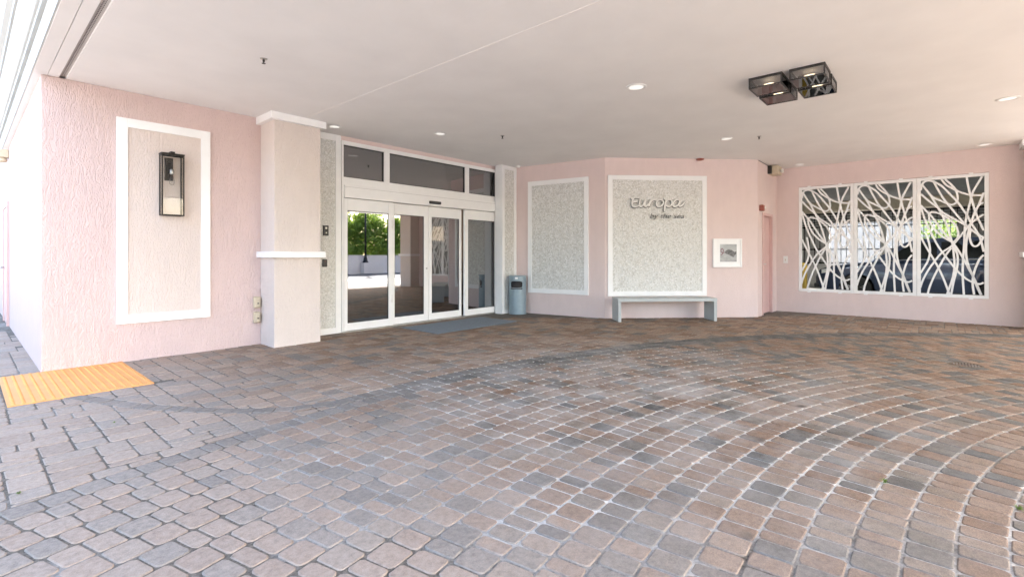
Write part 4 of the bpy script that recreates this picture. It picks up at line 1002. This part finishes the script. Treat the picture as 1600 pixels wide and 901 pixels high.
def leaves(nl, lo, hi, size, seed, shape=None):
    r2 = np.random.default_rng(seed); P = r2.uniform(lo, hi, (nl, 3))
    # keep them in overlapping clumps
    nc = max(10, nl//90); C = r2.uniform(lo, hi, (nc, 3)); idx = r2.integers(0, nc, nl); dv = r2.normal(0, 1, (nl, 3)); dv /= np.linalg.norm(dv, axis=1)[:, None]
    P = C[idx]+dv*(r2.uniform(.55, 1, (nl, 1))**.5)*.42
    n = r2.normal(0, 1, (nl, 3))+dv*.9+np.array([0, 0, .5]); n /= np.linalg.norm(n, axis=1)[:, None]
    t = np.cross(n, r2.normal(0, 1, (nl, 3))); t /= np.linalg.norm(t, axis=1)[:, None]; b_ = np.cross(n, t)
    s = size*r2.uniform(.7, 1.3, (nl, 1))
    V = np.stack([P-t*s, P-b_*s*.45+n*s*.12, P+t*s, P+b_*s*.45+n*s*.12], 1).reshape(-1, 3); F = np.arange(nl*4).reshape(-1, 4)
    return V, F
def tree_row():
    for k, lab in enumerate(('dense green hedge tree beyond the parapet, second left of the reflected lamp post', 'dense green hedge tree just left of the lamp post in the door reflection',
        'dense green hedge tree just right of the lamp post in the door reflection', 'dense green hedge tree beyond the parapet, second right of the reflected lamp post')):
        x = 13.8+k*3.2
        t_ = thing('hedge_tree', lab, 'tree', (x, -16.9, 0), 'row of hedge trees beyond the parapet')
        tk = MB(); tk.tube([(x, -16.9, -.02), (x+.05, -16.9, 1.2), (x, -16.85, 2.4)], [.11, .085, .05], 8)
        for a in range(5): tk.tube([(x+.03, -16.9, 1.2+a*.2), (x+.9*math.cos(a*1.3), -16.9+.6*math.sin(a*1.3), 2.2+a*.3)], [.04, .015], 6)
        build('trunk', tk, 'bark', t_, True)
        V, F = leaves(9000, (x-1.8, -17.5, 1.0), (x+1.8, -16.1, 4.25), .115, 100+k)
        me = bpy.data.meshes.new('crown'); me.from_pydata(V.tolist(), [], F.tolist()); me.materials.append(M['leaf'])
        o = bpy.data.objects.new('crown', me); COL.objects.link(o); o.parent = t_; o.matrix_parent_inverse = PINV[t_.name]
tree_row()

def bush(x, y, lab):
    t_ = thing('bush', lab, 'bush', (x, y, 0)); tk = MB()
    for a in range(5): tk.tube([(x, y, -.02), (x+.35*math.cos(a*1.26), y+.35*math.sin(a*1.26), 1.3)], [.03, .012], 5)
    build('stem', tk, 'bark', t_, True)
    V, F = leaves(2600, (x-.5, y-.7, .8), (x+.5, y+.5, 2.5), .08, 300)
    me = bpy.data.meshes.new('crown'); me.from_pydata(V.tolist(), [], F.tolist()); me.materials.append(M['weed'])
    o = bpy.data.objects.new('crown', me); COL.objects.link(o); o.parent = t_; o.matrix_parent_inverse = PINV[t_.name]
bush(25.2, -.2, 'yellow green bush in daylight beyond the garage gate')

for (u, w_, lab) in ((13.4, 2.4, 'unseen tube light added under the garage ceiling behind the leftmost screen'), (13.4, -.2, 'unseen tube light added under the garage ceiling behind the rightmost screen')):
    t_ = thing('fill_light_tube', lab, 'light', (u, w_, 3.16), 'unseen fill tubes added in the garage')
    build('housing', MB().box(u-.07, u+.07, w_-.65, w_+.65, 3.10, 3.158), 'white_metal', t_); build('tube', MB().tube([(u, w_-.6, 3.08), (u, w_+.6, 3.08)], .02, 10), 'tube', t_, True)  # hidden above the opening, added to brighten the garage and the car
